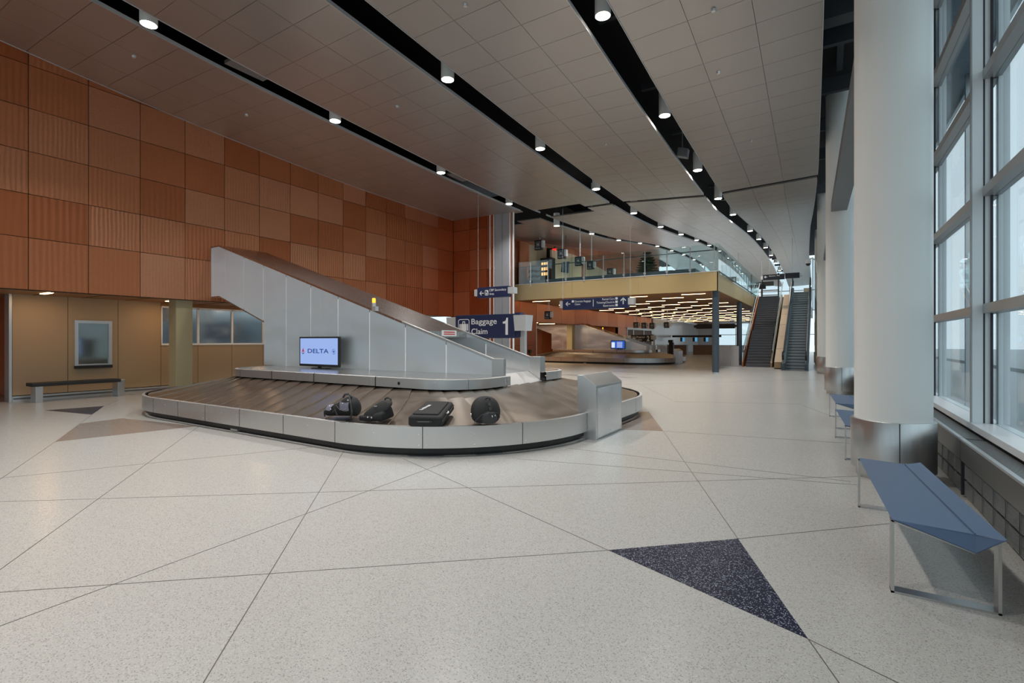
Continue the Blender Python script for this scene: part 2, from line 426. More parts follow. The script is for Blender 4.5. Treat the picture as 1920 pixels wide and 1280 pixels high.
# left copper wall: backing and one object per panel
XW = -15.3
wall_left = M().box(XW-.25, -14, 2.70, XW-.035, 19.35, 9.2).box(XW-.25, 24.0, 2.70, XW-.035, 52, 10.9).build('wall_left', m_seam, None, kind='structure')
ROWS = [2.70, 3.88, 4.87, 5.84, 6.82, 7.80, 8.75]
PW = 1.0914
Ycol0 = 3.77
def cpanel(parent, x0, y0, z0, x1, y1, z1, g=.007):
    if x1-x0 < y1-y0: M().box(x0, y0+g, z0+g, x1, y1-g, z1-g).build('copper_panel', m_copper, parent)
    else: M().box(x0+g, y0, z0+g, x1-g, y1, z1-g).build('copper_panel', m_copper, parent)
for k in range(-8, 14):
    for r in range(6):
        z1 = ROWS[r+1]
        cpanel(wall_left, XW-.035, Ycol0+k*PW, ROWS[r], XW, Ycol0+(k+1)*PW, z1)
# far upper continuation (bigger sheets, above the mezzanine)
for k in range(0, 14):
    ya = 24.3+k*2.18
    for z0, z1 in ((4.8, 5.9), (5.9, 7.0), (7.0, 8.1), (8.1, 9.2), (9.2, 10.4)):
        if z0 > zc(XW, ya)+.2: continue
        cpanel(wall_left, XW-.035, ya, z0, XW, ya+2.18, z1)
    if 1 < k < 13: cpanel(wall_left, XW-.035, ya, 2.70, XW, ya+2.18, 3.88)
# return wall at Y = 19.07 with the pilaster
wall_back = M().box(-15.34, 19.12, 0, -11.86, 19.2, 8.2).build('wall_back', m_seam, None, kind='structure')
for k in range(3):
    xa = -15.3+k*.99; xb = xa+.99 if k < 2 else -13.12
    for r in range(5):
        cpanel(wall_back, xa, 19.07, ROWS[r], xb, 19.12, ROWS[r+1] if r < 4 else 7.5)
    cpanel(wall_back, xa, 19.07, 1.3, xb, 19.12, 2.7); cpanel(wall_back, xa, 19.07, .1, xb, 19.12, 1.3)
for r, (za, zb) in enumerate([(.1, 1.3), (1.3, 2.7)]+[(ROWS[i], ROWS[i+1]) for i in range(4)]+[(6.82, 7.5)]):
    cpanel(wall_back, -13.1, 19.05, za, -12.87, 19.12, zb); cpanel(wall_back, -12.0, 19.05, za, -11.86, 19.12, zb)
for x in (-13.12, -12.9, -12.03, -11.86): box('edge_trim', m_seamw, wall_back, x-.012, 19.02, 0, x+.022, 19.12, 7.45)
box('pilaster_sheet', m_pilast, wall_back, -12.86, 19.07, 0, -12.47, 19.12, 7.45)
box('pilaster_sheet', m_pilast, wall_back, -12.45, 19.07, 0, -12.03, 19.12, 7.45)

# recess below the copper: soffit, beige wall, strip window
soff = sthing('ceiling.001', (0, 0, 0)); soff.name = 'ceiling'
M().box(-21, -14, 2.72, XW-.05, 19.05, 2.82).build('soffit', m_soffit, soff)
M().box(-20.5, 27.3, 2.72, XW-.05, 42, 2.82).build('soffit', m_soffit, soff)
for y in range(-3, 19): box('soffit_joint', m_seam, soff, -17.3, y+.35, 2.712, XW-.04, y+.36, 2.722)
XB = -17.3
wall_recess = sthing('wall_recess'); 
M().box(XB-.3, 3.94, 0, XB-.02, 19.1, 2.75).build('core', m_seam, wall_recess)
YS = [3.96, 5.05, 6.18, 7.28]
for a, b in zip(YS[:-1], YS[1:]): box('wall_panel', m_beige, wall_recess, XB-.03, a+.006, .16, XB, b-.006, 2.74)
for a, b in zip([7.28, 8.35, 9.45, 10.57, 11.7, 13, 14.3, 15.6, 16.9], [8.35, 9.45, 10.57, 11.7, 13, 14.3, 15.6, 16.9, 18.2]):
    box('wall_panel', m_beige, wall_recess, XB-.03, a+.006, .16, XB, b-.006, 1.40)
    if a > 10.5: box('wall_panel', m_beige, wall_recess, XB-.03, a+.006, 1.41, XB, b-.006, 2.74)
box('edge_trim', m_alu, wall_recess, XB-.3, 3.9, 0, XB+.015, 3.955, 2.72, label='pale metal edge strip standing in for a window reflection')  # window reflection on the wall end, put in as a pale strip
bb = M().box(XB-.02, 3.96, 0, XB+.012, 18.2, .14).build('baseboard_left', m_alu, None, kind='structure')
box('dark_band', m_duct, bb, XB+.01, 3.98, .055, XB+.016, 18.1, .095)
corr = M().box(-24, 4.3, 0, XB-.3, 4.4, 2.75).build('wall_corridor', m_copflat, None, kind='structure')
M().box(-24.1, -14, 0, -24, 4.4, 9).build('wall_far_left', m_copflat, None, kind='structure')
for x in (-20.3, -22.3): box('copper_panel', m_copper, corr, x, 4.26, .02, x+1.98, 4.3, 2.72)
M().box(XB-.34, 3.9, 0, XB-.3, 4.4, 2.72).build('trim_1', m_alu, None, kind='structure')
win1 = sthing('window_1')
wy = [7.28, 8.35, 9.45, 10.57]
for y in wy: box('window_frame', m_seamw, win1, XB-.02, y-.03 if y > 7.3 else y, 1.41, XB+.03, y+.03, 2.60)
box('window_frame', m_seamw, win1, XB-.02, 7.28, 1.40, XB+.035, 10.6, 1.46); box('window_frame', m_seamw, win1, XB-.02, 7.28, 2.56, XB+.03, 10.6, 2.61)
for a, b in zip(wy[:-1], wy[1:]): box('window_pane', m_dglass, win1, XB-.01, a+.03, 1.46, XB, b-.03, 2.56)
box('head_panel', m_soffit, win1, XB-.03, 7.28, 2.61, XB, 10.6, 2.74)
win2 = sthing('window_2')   # service window
box('window_frame', m_alu, win2, XB, 5.18, 2.02, XB+.06, 6.02, 2.10); box('window_frame', m_alu, win2, XB, 5.18, .82, XB+.06, 5.26, 2.02)
box('window_frame', m_alu, win2, XB, 5.94, .82, XB+.06, 6.02, 2.02); box('window_frame', m_black, win2, XB, 5.18, .78, XB+.09, 6.02, .86, label='black sill')
box('window_frame', m_alu, win2, XB, 5.26, .86, XB+.03, 5.94, .90)
box('window_pane', m_dglass2, win2, XB+.005, 5.26, .9, XB+.015, 5.94, 2.02)
t = thing('column', (-15.72, 7.1, 0), 'square olive gold column standing in front of the dark strip window', 'column')
box('shaft', m_goldcol, t, -15.93, 6.9, 0, -15.5, 7.34, 2.72, bevel=.01)
t = thing('column', (-15.72, 33.3, 0), 'square gold column beside the far baggage carousel', 'column')
box('shaft', m_goldcol, t, -15.93, 33.0, 0, -15.5, 33.5, 2.72, bevel=.01)

# behind the camera and the far end
M().box(-24, -14.1, 0, 1.8, -14, .6).box(-24, -14.1, 9.2, 1.8, -14, 11).build('wall_front', m_mull, None, kind='structure')
win7 = sthing('window_7')
for k in range(9): box('mullion', m_mull, win7, -24+k*3.2, -14.1, .6, -23.9+k*3.2, -13.9, 9.2)
for z in (1.9, 4.4, 6.9): box('transom', m_bronze, win7, -24, -14.08, z-.05, 1.7, -13.95, z+.05)
for k in range(8): box('window_pane', m_glass, win7, -23.9+k*3.2, -14.04, .6, -20.8+k*3.2, -14.03, 9.2)
# alcove soffit lights
for k, (x, y) in enumerate([(-16.5, 28.6), (-16.5, 31.0), (-16.5, 36.5)]):
    t = thing('recessed_light', (x, y, 2.70), ['linear light in the far alcove soffit beside the copper edge', 'second linear light in the far alcove soffit', 'linear light in the far alcove soffit behind the gold column'][k], 'ceiling light')
    box('lens', m_strip_e, t, x-.6, y-.04, 2.705, x+.6, y+.04, 2.719)
    ld = bpy.data.lights.new('lamp', 'AREA'); ld.shape = 'RECTANGLE'; ld.size = 1.2; ld.size_y = .1; ld.energy = 60; ld.color = (1, .78, .5)
    lo = bpy.data.objects.new('lamp', ld); C.objects.link(lo); lo.location = (0, 0, -.005); lo.parent = t
# far alcove walls
wf = sthing('wall_alcove')
M().box(-20.4, 27.3, 0, -20.2, 42, 2.75).build('core', m_copflat, wf)
for k in range(6): box('copper_panel', m_copper, wf, -20.2, 27.4+k*2.4, .02, -20.16, 27.38+(k+1)*2.4, 2.7)
M().box(-20.4, 42, 0, XW-.04, 42.2, 2.75).build('core', m_copflat, wf)
M().box(-20.4, 27.2, 0, XW-.04, 27.35, 2.75).build('core', m_copflat, wf)
for z0, z1 in ((2.7, 3.88), (4.8, 5.9)): cpanel(wall_left, XW-.035, 27.34, z0, XW, 28.66, z1)
M().box(XW-.25, 24, 2.7, XW-.036, 30, 3.9).build('panel_backing', m_seam, wall_left)
# copper wall segments below 2.7 beyond the return wall
wl2 = M().box(XW-.25, 19.2, 0, XW-.035, 27.35, 3.9).box(XW-.25, 42, 0, XW-.035, 44.2, 2.7).build('wall_left_lower', m_seam, None, kind='structure')
for k in range(4):
    ya = 19.2+k*2.03
    for z0, z1 in ((.02, 1.25), (1.25, 2.7), (2.7, 3.88)): cpanel(wl2, XW-.035, ya, z0, XW, ya+2.03, z1)
cpanel(wl2, XW-.035, 42.0, .02, XW, 44.2, 2.7)
box('edge_trim', m_seamw, wl2, XW-.04, 27.33, 0, XW+.01, 27.38, 2.7)
win3 = sthing('window_3')    # office window with wooden blinds
box('window_frame', m_whitew, win3, XW-.05, 44.2, 2.55, XW+.05, 52, 2.75)
for y in (44.2, 46.0, 49.2, 51.9): box('window_frame', m_whitew, win3, XW-.05, y, .9, XW+.03, y+.22, 2.6)
box('window_blind', m_office, win3, XW-.08, 44.3, .9, XW-.03, 52, 2.6)
box('window_sill', m_whitew, win3, XW-.1, 44.2, 0, XW, 52, .9)
M().box(XW-.2, 52, 0, XW, 75, 3.86).build('wall_white', m_whitew, None, kind='structure')
wend = sthing('wall_end')
box('wall_sheet', m_whitew, wend, -24, 75, 0, -12.6, 75.2, 3.9); box('wall_sheet', m_whitew, wend, -12.6, 75, 0, -4, 75.2, .9)
box('wall_sheet', m_whitew, wend, -1.0, 75, 0, 1.7, 75.2, 7)
win4 = sthing('window_4')
for x in (-12.6, -10.4, -8.2, -6.0, -3.8, -1.05): box('window_frame', m_alu, win4, x, 75, .9, x+.07, 75.12, 3.9)
box('window_frame', m_alu, win4, -12.6, 75, 2.3, -1, 75.1, 2.38)
for x in (-12.6, -10.4, -8.2, -6.0, -3.8): box('window_pane', m_glass, win4, x+.07, 75.04, .9, x+2.2, 75.06, 3.9)
win5 = sthing('window_5')
for x in (-15.3, -12, -9, -6, -3.2, -1.05): box('window_frame', m_alu, win5, x, 62, 4.75, x+.08, 62.12, 10.4)
for z in (4.75, 6.9): box('window_frame', m_alu, win5, -15.3, 62, z, 1.5, 62.1, z+.08)
for x in (-15.3, -12, -9, -6, -3.2, -1.05): box('window_pane', m_glass, win5, x+.08, 62.04, 4.8, x+2.9, 62.06, 10.3)

# window wall on the right
wall_right = sthing('wall_right')
XG = 1.53
M().box(1.36, -14, 0, 1.6, 62, .60).build('parapet', m_heat, wall_right)
M().box(1.33, -14, .60, 1.62, 62, .665).build('window_sill', m_mull, wall_right)
MY = [7.2+3.2*i for i in range(-6, 18)]
ZTR = [1.89, 3.14, 4.39, 5.66, 6.92, 8.15]
win6 = sthing('window_6')
for y in MY:
    box('mullion', m_mull, win6, 1.355, y, .665, XG-.03, y+.035, 9.2)
    box('mullion', m_mull, win6, XG+.03, y-.02, .665, XG+.12, y+.06, 9.2)
    box('mullion_gasket', m_gasket, win6, XG-.085, y-.004, .665, XG-.072, y, 9.2)
    box('mullion_nose', m_bronze, win6, 1.345, y-.002, .60, 1.357, y+.04, 9.2)
    for yy in (y+.035, y-.03): box('mullion_gasket', m_gasket, win6, XG-.03, yy, .665, XG-.012, yy+.025, 9.2)
for i, y in enumerate(MY[:-1]):
    for j, z in enumerate(ZTR): box('transom', m_bronze, win6, 1.44, y+.036, z-.05, XG+.06, y+3.2, z+.05)
    zz = [.665]+ZTR+[9.2]
    for j in range(len(zz)-1): box('window_pane', m_glass, win6, XG, y+.04, zz[j]+.0, XG+.008, y+3.19, zz[j+1]-.05)
# exterior
M().box(1.75, -60, -.35, 90, 130, -.15).box(-60, -60, -.35, 1.75, -14.2, -.15).build('ground', m_road, None, kind='structure')
t = thing('canopy', (3, 20, -.15), 'dark flat metal canopy running along outside the window wall', 'canopy')
box('roof_slab', m_canopy, t, 1.7, -20, 7.95, 3.05, 66, 8.15); box('fascia', m_alu, t, 3.05, -20, 7.85, 3.12, 66, 8.2)
for y in range(-8, 66, 8): box('canopy_post', m_alu, t, 2.9, y, -.15, 3.03, y+.13, 7.95)
t = thing('terminal_building', (30, 40, -.15), 'long pale low building seen faintly across the road outside', 'building')
box('wall', m_outw, t, 30, 5, -.15, 42, 100, 4.2); box('roof', m_kerb, t, 29.6, 4.6, 4.2, 42.4, 100.4, 4.6)
for k in range(14): box('window', m_outd, t, 29.95, 8+k*6.4, 1, 30.02, 12.5+k*6.4, 3.1)
t = thing('kerb', (9, 20, -.15), 'low pale kerb beside the outside road', 'kerb')
box('kerb_stone', m_kerb, t, 8.8, -20, -.15, 9.1, 90, .05)

# heater cabinet under the windows
heat = thing('radiator_cabinet', (1.25, 6.6, 0), 'long stainless heater cabinet with slotted panels under the windows', 'radiator')
HS = [-2.0, 1.9, 6.57, 11.2, 15.9, 20.6, 25.3, 30]
for a, b in zip(HS[:-1], HS[1:]):
    box('fascia', m_heat, heat, 1.15, a+.012, .36, 1.17, b-.012, .575)
    box('top_lip', m_alu, heat, 1.14, a+.012, .565, 1.175, b-.012, .585)
    g = M()
    y = a+.03
    while y < b-.05: g.box(1.18, y, .568, 1.328, y+.012, .576); y += .024 if b < 12 and a > 0 else .1
    g.build('top_grille', m_grille, heat, kind='stuff')
    box('joint', m_gasket, heat, 1.155, b-.014, .02, 1.2, b+.014, .56)
    k = 0; y = a+.04
    while y+.3 < b and b < 17:
        if a < 1: break
        for z0 in (.205, .045):
            m = M()
            for s in range(11): m.hexa([(1.165+.0006*s, y, z0+s*.012), (1.172+.0006*s, y, z0+s*.012), (1.172+.0006*s, y+.30, z0+s*.012), (1.165+.0006*s, y+.30, z0+s*.012)], [(1.165+.0006*s, y, z0+.007+s*.012), (1.172+.0006*s, y, z0+.007+s*.012), (1.172+.0006*s, y+.30, z0+.007+s*.012), (1.165+.0006*s, y+.30, z0+.007+s*.012)])
            for yy in (y, y+.292): m.box(1.163, yy, z0-.004, 1.182, yy+.008, z0+.136)
            m.build('grille_panel', m_grille, heat)
        y += .325
box('back_plate', m_heat, heat, 1.20, -2, 0, 1.325, 30, .56)

# ------------------------------------------------------------------ white columns at the windows
def column(x, y, label, r=.36, rs=.395, h=8.72, zs=.66):
    t = thing('column', (x, y, 0), label, 'column', 'round white columns along the windows')
    M().lathe(x, y, [(r, zs-.02), (r, h)], 64).tube((x, y, h-.001), (x, y, h), r, n=64).build('shaft', m_white, t, smooth=True)
    M().lathe(x, y, [(rs-.05, 0), (rs-.05, .10), (rs-.002, .10), (rs, .11), (rs, zs-.01), (rs-.006, zs), (r-.01, zs)], 64).build('base_cladding', m_steel, t, smooth=True)
    a = math.radians(-86); 
    px, py = x+rs*math.cos(a), y+rs*math.sin(a)
    box('cladding_joint', m_gasket, t, px-.004, py-.006, .11, px+.004, py+.004, zs-.005)
    box('column_cap', m_voidb, t, x-.2, y-.2, h, x+.2, y+.2, 9.0)
    return t
column(.66, 7.12, 'nearest round white column with a brushed steel base beside the blue bench')
column(.40, 17.4, 'second round white column from the camera, rising behind the nearest one', zs=.78)
column(.14, 27.6, 'third round white column along the windows, thin strip left of the second', r=.42, rs=.46, zs=.8)
column(-.1, 38.0, 'fourth round white column near the escalator', r=.42, rs=.46, zs=.8)
t = thing('tie_beam', (.35, 12.5, 5.2), 'grey box beam running overhead from the nearest column to the second column', 'beam')
M().hexa([(.36, 7.7, 5.2), (.72, 7.7, 5.2), (.55, 16.9, 5.22), (.17, 16.9, 5.22)], [(.36, 7.7, 5.42), (.72, 7.7, 5.42), (.55, 16.9, 5.44), (.17, 16.9, 5.44)]).build('beam', m_duct, t)
t = thing('tie_beam', (.1, 22.5, 5.2), 'grey box beam running overhead from the second column to the third', 'beam')
M().hexa([(.16, 18.1, 5.2), (.5, 18.1, 5.2), (.35, 27, 5.22), (-.02, 27, 5.22)], [(.16, 18.1, 5.42), (.5, 18.1, 5.42), (.35, 27, 5.44), (-.02, 27, 5.44)]).build('beam', m_duct, t)

# ------------------------------------------------------------------ blue benches
def bench(x, y, ln, label, wd=.48, hgt=.45):
    t = thing('bench', (x, y, 0), label, 'bench', 'faceted blue benches by the columns')
    xl, xr, xc = x, x+wd, x+wd*.78
    z = hgt
    # faceted cushion: thin edges, a crease on top and a keel below
    def sec(yy, tip): return [(xl, yy, z), (xc, yy-tip, z-.012), (xr, yy-tip*.6, z), (xc, yy-tip, z-.115)]
    a = sec(y, .0); b = sec(y+ln, .0)
    a = [(xl-.01, y+.02, z), (xc, y, z-.01), (xr+.02, y-.06, z+.004), (xc, y-.02, z-.115)]
    b = [(xl-.09, y+ln-.02, z), (xc-.12, y+ln-.06, z-.01), (xr-.1, y+ln+.04, z+.004), (xc-.12, y+ln-.04, z-.115)]
    m = M(); m.add(a+b, [(0, 1, 5, 4), (1, 2, 6, 5), (2, 3, 7, 6), (3, 0, 4, 7), (0, 3, 2, 1), (4, 5, 6, 7)])
    m.build('seat_cushion', m_blue, t, bevel=.008, seg=3)
    M().tube((a[1][0], a[1][1]+.01, a[1][2]+.004), (b[1][0], b[1][1]-.01, b[1][2]+.004), .0035, n=6).build('seam_piping', m_blue, t)
    for (yy, q, dx0) in ((y, a, 0), (y+ln-.08, b, 1)):
        X0, X1 = q[0][0], q[2][0]-.01
        m = M(); w_ = .016; dp = .085
        y0 = q[0][1]-(0 if dx0 == 0 else .06)
        y1 = y0+dp
        m.box(X0, y0, 0, X0+w_, y1, z-.004); m.box(X1-w_, y0, 0, X1, y1, z-.004); m.box(X0, y0, 0, X1, y1, .012)
        kx = q[3][0]
        m.hexa([(X0, y0, z-.012), (kx, y0, z-.127), (kx, y1, z-.127), (X0, y1, z-.012)], [(X0, y0, z-.002), (kx, y0, z-.117), (kx, y1, z-.117), (X0, y1, z-.002)])
        m.hexa([(kx, y0, z-.127), (X1, y0, z-.012), (X1, y1, z-.012), (kx, y1, z-.127)], [(kx, y0, z-.117), (X1, y0, z-.002), (X1, y1, z-.002), (kx, y1, z-.117)])
        m.build('leg_frame', m_steel, t)
    return t
bench(.36, 3.82, 1.9, 'nearest slate blue bench on steel loop legs at the right edge')
bench(.24, 7.75, 1.8, 'slate blue bench just behind the nearest white column')
bench(.18, 10.42, 1.75, 'farthest slate blue bench, in front of the second white column')
# low bench by the beige wall
t = thing('bench', (-16.85, 4.25, 0), 'low black bench with boxy steel end blocks against the beige wall', 'bench')
box('leg_block', m_steel, t, -16.95, 4.22, 0, -16.58, 4.36, .46, bevel=.006)
box('leg_block', m_steel, t, -16.95, 5.92, 0, -16.58, 6.08, .46, bevel=.006)
box('seat', m_black, t, -17.0, 4.14, .40, -16.54, 5.98, .485, bevel=.01)

# ------------------------------------------------------------------ baggage carousel
def rrect(x0, x1, y0, y1, r, step=.12):
    # closed path counter-clockwise seen from above, list of (x, y, nx, ny) with corner positions shared by parameter
    P = []
    segs = [((x0+r, y0), (x1-r, y0), (0, -1)), ((x1, y0+r), (x1, y1-r), (1, 0)), ((x1-r, y1), (x0+r, y1), (0, 1)), ((x0, y1-r), (x0, y0+r), (-1, 0))]
    cen = [(x1-r, y0+r), (x1-r, y1-r), (x0+r, y1-r), (x0+r, y0+r)]
    return segs, cen
class Track:
    # parameter s in [0, 8): even units straights, odd units corners; both rims share s
    def __init__(s, x0, x1, y0, y1, r): s.a = (x0, x1, y0, y1, r); s.segs, s.cen = rrect(x0, x1, y0, y1, r)
    def at(s, q):
        q %= 8; k = int(q//2); f = q-2*k
        if f <= 1:
            (a, b, n) = s.segs[k]; return (a[0]+(b[0]-a[0])*f, a[1]+(b[1]-a[1])*f)
        f -= 1; c = s.cen[k]; r = s.a[4]; a0 = -PI/2+k*PI/2; an = a0+f*PI/2
        return (c[0]+r*math.cos(an), c[1]+r*math.sin(an))
    def lens(s):
        x0, x1, y0, y1, r = s.a; return [x1-x0-2*r, PI*r/2, y1-y0-2*r, PI*r/2]*2
def carousel():
    OX0, OX1, OY0, OY1 = -13.9, -3.15, 4.6, 12.3
    t = thing('baggage_carousel', (-8.5, 8.45, 0), 'near sloping plate baggage carousel with a steel podium, four black bags on its belt', 'baggage carousel', 'baggage carousels')
    out = Track(OX0, OX1, OY0, OY1, 2.65); inn = Track(-12.1, -4.95, 6.4, 10.5, .85)
    kick = Track(OX0+.14, OX1-.14, OY0+.14, OY1-.14, 2.51); rim = Track(OX0+.05, OX1-.05, OY0+.05, OY1-.05, 2.6)
    ns = []
    for k in range(4):
        n1 = 20; n2 = 20
        ns += [2*k+i/n1 for i in range(n1)]+[2*k+1+i/n2 for i in range(n2)]
    def ring(tr_z, name, mt, parent, smooth=True, **kw):
        m = M(); n = len(ns); vs = []
        for (tr, z) in tr_z: vs += [(*tr.at(q), z) for q in ns]
        fs = []
        for j in range(len(tr_z)-1): fs += [(j*n+i, j*n+(i+1) % n, (j+1)*n+(i+1) % n, (j+1)*n+i) for i in range(n)]
        m.add(vs, fs); return m.build(name, mt, parent, smooth=smooth, norm=False, **kw)
    ring([(kick, 0), (kick, .13)], 'kick_plate', m_black, t)
    # outer skirt as separate sheets with joints, screws
    cuts = [0.0, .18, .36, .56, .78, 1.0, 1.33, 1.66, 2.0, 2.5, 3.0, 3.5, 4.0, 4.3, 4.6, 5.0, 5.5, 6.0, 6.5, 7.0, 7.28, 7.64, 8.0]
    for a, b in zip(cuts[:-1], cuts[1:]):
        nn = max(2, int((b-a)*20)); g = .0012
        q = [a+g+(b-a-2*g)*i/nn for i in range(nn+1)]
        m = M(); prof = [(out, .125), (out, .412), (rim, .418), (rim, .36)]
        vs = []
        for tr, z in prof: vs += [(*tr.at(x), z) for x in q]
        k = nn+1
        m.add(vs, [(j*k+i, j*k+i+1, (j+1)*k+i+1, (j+1)*k+i) for j in range(3) for i in range(nn)])
        sk = m.build('skirt_panel', m_steel, t, smooth=True, norm=False)
        m = M(); big = Track(OX0-.003, OX1+.003, OY0-.003, OY1+.003, 2.653)
        for x in (a+.012, b-.012, (a+b)/2):
            for z in (.17, .31):
                p = big.at(x); p2 = out.at(x); m.tube((*p2, z), (p[0]+(p[0]-p2[0])*.4, p[1]+(p[1]-p2[1])*.4, z), .007, n=8)
        m.build('screws', m_screw, sk, kind='stuff')
    gk = Track(OX0+.02, OX1-.02, OY0+.02, OY1-.02, 2.63)
    ring([(gk, .13), (gk, .405)], 'skirt_backing', m_gasket, t)
    # inner black trough behind the skirt
    tr1 = Track(OX0+.06, OX1-.06, OY0+.06, OY1-.06, 2.59)
    ring([(tr1, .40), (tr1, .05)], 'inner_rim', m_black, t)
    # belt of overlapping plates
    so = Track(OX0+.10, OX1-.10, OY0+.10, OY1-.10, 2.55)
    li, lo = inn.lens(), so.lens()
    tot = [a*.62+b*.38 for a, b in zip(li, lo)]
    L_ = sum(tot); NP = 58
    def s_at(d):
        d %= L_
        for k in range(8):
            if d <= tot[k]: return k+d/tot[k]
            d -= tot[k]
        return 7.999
    def lag(d):   # forward slant of a plate edge, metres along the track
        s = s_at(d)
        pts = [(0, .9), (1, .7), (1.6, 0), (2, -.8), (3, -1.0), (4, -.4), (5, 0), (6, 0), (7, .3), (8, .9)]
        return lerp_t(pts, s)
    def edge(d, up):
        a = Vector((*inn.at(s_at(d)), 0)); b = Vector((*so.at(s_at(d+lag(d))), 0)); P = []
        for i in range(7):
            f = i/6
            p = a.lerp(b, f)
            tx = (b-a).normalized(); bow = math.sin(PI*f)*.05
            p = p+Vector((-tx.y, tx.x, 0))*bow
            p.z = .70+(.385-.70)*f+up
            P.append(p)
        return P
    for i in range(NP):
        d0 = L_*i/NP; d1 = L_*(i+1)/NP
        e = [edge(d0, -.002), edge(d0*.66+d1*.34, .010), edge(d0*.33+d1*.67, .016), edge(d1+.012, .018)]
        m = M(); vs = [p for r in e for p in r]+[Vector((p.x, p.y, p.z-.045)) for p in e[3]]
        m.add(vs, [(j*7+k, j*7+k+1, (j+1)*7+k+1, (j+1)*7+k) for j in range(4) for k in range(6)])
        m.build('belt_plate', m_belt, t, smooth=True)
    ring([(so, .37), (inn, .66)], 'belt_bed', m_black, t)
    # podium: skirt, top with the slot for the chute
    pk = Track(-12.16, -4.89, 6.34, 10.56, .9)
    slotA, slotB = 7.79, 9.13
    yl = 10.56-6.34-1.8; 
    def s_y(y): return 2+(y-(6.34+.9))/yl
    sa, sb = s_y(slotA-.02), s_y(slotB+.02)
    pcuts = [sb-8, 3, 3.5, 4, 4.5, 5, 5.5, 6, 6.5, 7, 7.5, 8]
    pc = [sb, 3.0, 3.6, 4.25, 4.6, 5.0, 5.5, 6.0, 6.6, 7.0, 8.0, 8.22, 8.48, 8.80, 9.6, 10.15, sa+8]
    for a, b in zip(pc[:-1], pc[1:]):
        nn = max(2, int((b-a)*22)); q = [a+.002+(b-a-.004)*i/nn for i in range(nn+1)]
        m = M(); vs = []; ins = Track(-12.13, -4.92, 6.37, 10.53, .87); ins2 = Track(-12.10, -4.95, 6.40, 10.5, .85)
        for tr, z in ((ins, .72), (pk, .725), (pk, .89), (ins, .9), (ins2, .9)): vs += [(*tr.at(x), z) for x in q]
        k = nn+1; m.add(vs, [(j*k+i, j*k+i+1, (j+1)*k+i+1, (j+1)*k+i) for j in range(4) for i in range(nn)])
        sk = m.build('podium_skirt', m_steel, t, smooth=True, norm=False)
        m = M()
        for x in ((a+b)/2, b-.02):
            p = pk.at(x); c_ = inn.at(x); dx, dy = (p[0]-c_[0]), (p[1]-c_[1]); l = math.hypot(dx, dy); dx /= l; dy /= l
            for z in (.77, .84): m.tube((p[0], p[1], z), (p[0]+dx*.004, p[1]+dy*.004, z), .007, n=8)
        m.build('screws', m_screw, sk, kind='stuff')
    # podium top: front part, back part
    ptr = Track(-12.12, -4.93, 6.38, 10.52, .87)
    front = [ptr.at(x) for x in [6+1+i/16 for i in range(16)]+[8+i/6 for i in range(6)]+[9+i/16 for i in range(17)]]
    front = [p for p in front if p[1] <= slotA]
    M().prism(front+[(-4.93, slotA-.02), (-12.12, slotA-.02)], 'z', .885, .897).build('podium_top', m_cover, t)
    back = [(p[0], 16.9-p[1]) for p in front][::-1]
    M().prism(back+[(-12.12, slotB+.02), (-4.93, slotB+.02)], 'z', .885, .897).build('podium_top', m_cover, t)
    box('podium_core', m_black, t, -11.6, 6.95, .1, -5.5, 7.74, .884)
    box('podium_core', m_black, t, -11.6, 9.18, .1, -5.5, 9.95, .884)
    # chute: near side wall and far side wall with the same profile
    TOP = [(-15.4, 4.31), (-14.86, 4.31), (-5.29, 1.21), (-5.02, 1.21)]
    def topz(x):
        if x < -14.86: return 4.31
        if x > -5.29: return 1.21
        return 4.31+(1.21-4.31)*(x+14.86)/(-5.29+14.86)
    def botz(x):
        if x < -14.86: return 2.84
        if x < -12.63: return 2.84+(2.06-2.84)*(x+14.86)/(2.23)
        return .897
    xs = [-15.38, -14.52, -13.59, -12.66, -11.66, -10.67, -9.66, -8.60, -7.51, -6.40, -5.27]
    for side, (ya, yb) in enumerate(((7.75, 7.79), (9.13, 9.17))):
        for a, b in zip(xs[:-1], xs[1:]):
            g = .013; a_, b_ = a+g, b-g
            pts = [(a_, botz(a_)), ]
            if a_ < -14.86 < b_: pts.append((-14.86, botz(-14.86)))
            if a_ < -12.63 < b_: pts += [(-12.63, 2.06), (-12.63, .897)]
            pts.append((b_, botz(b_))); pts.append((b_, topz(b_)-.045))
            if a_ < -14.86 < b_: pts.append((-14.86, topz(-14.86)-.045))
            pts.append((a_, topz(a_)-.045))
            M().prism(pts, 'y', ya, yb).build('side_panel', m_steel_h, t)
        M().prism([(-15.38, 4.2), (-14.86, 4.2), (-5.27, 1.1), (-5.27, .897), (-12.6, .897), (-12.6, 2.1), (-14.86, 2.88), (-15.38, 2.88)], 'y', ya+.003, yb-.003).build('panel_backing', m_seamw, t)
        # dark cap strip along the top edge, bright lower end
        y0, y1 = (ya-.012, yb+.01) if side == 0 else (ya-.01, yb+.012)
        M().prism([(-15.38, 4.265), (-14.86, 4.265), (-7.6, topz(-7.6)-.045), (-7.6, topz(-7.6)), (-14.86, 4.31), (-15.38, 4.31)], 'y', y0, y1).build('edge_cap', m_cover, t)
        M().prism([(-7.6, topz(-7.6)-.045), (-5.27, 1.165), (-5.27, 1.21), (-7.6, topz(-7.6))], 'y', y0-.004, y1+.004).build('edge_cap', m_steel, t)
        M().prism([(-5.02, .6), (-5.02, 1.21), (-5.28, 1.21), (-5.28, .897), (-5.2, .6)], 'y', ya-.02 if side == 0 else ya-.0, yb+.02 if side == 0 else yb+.18).build('end_post', m_steel, t, bevel=.004)
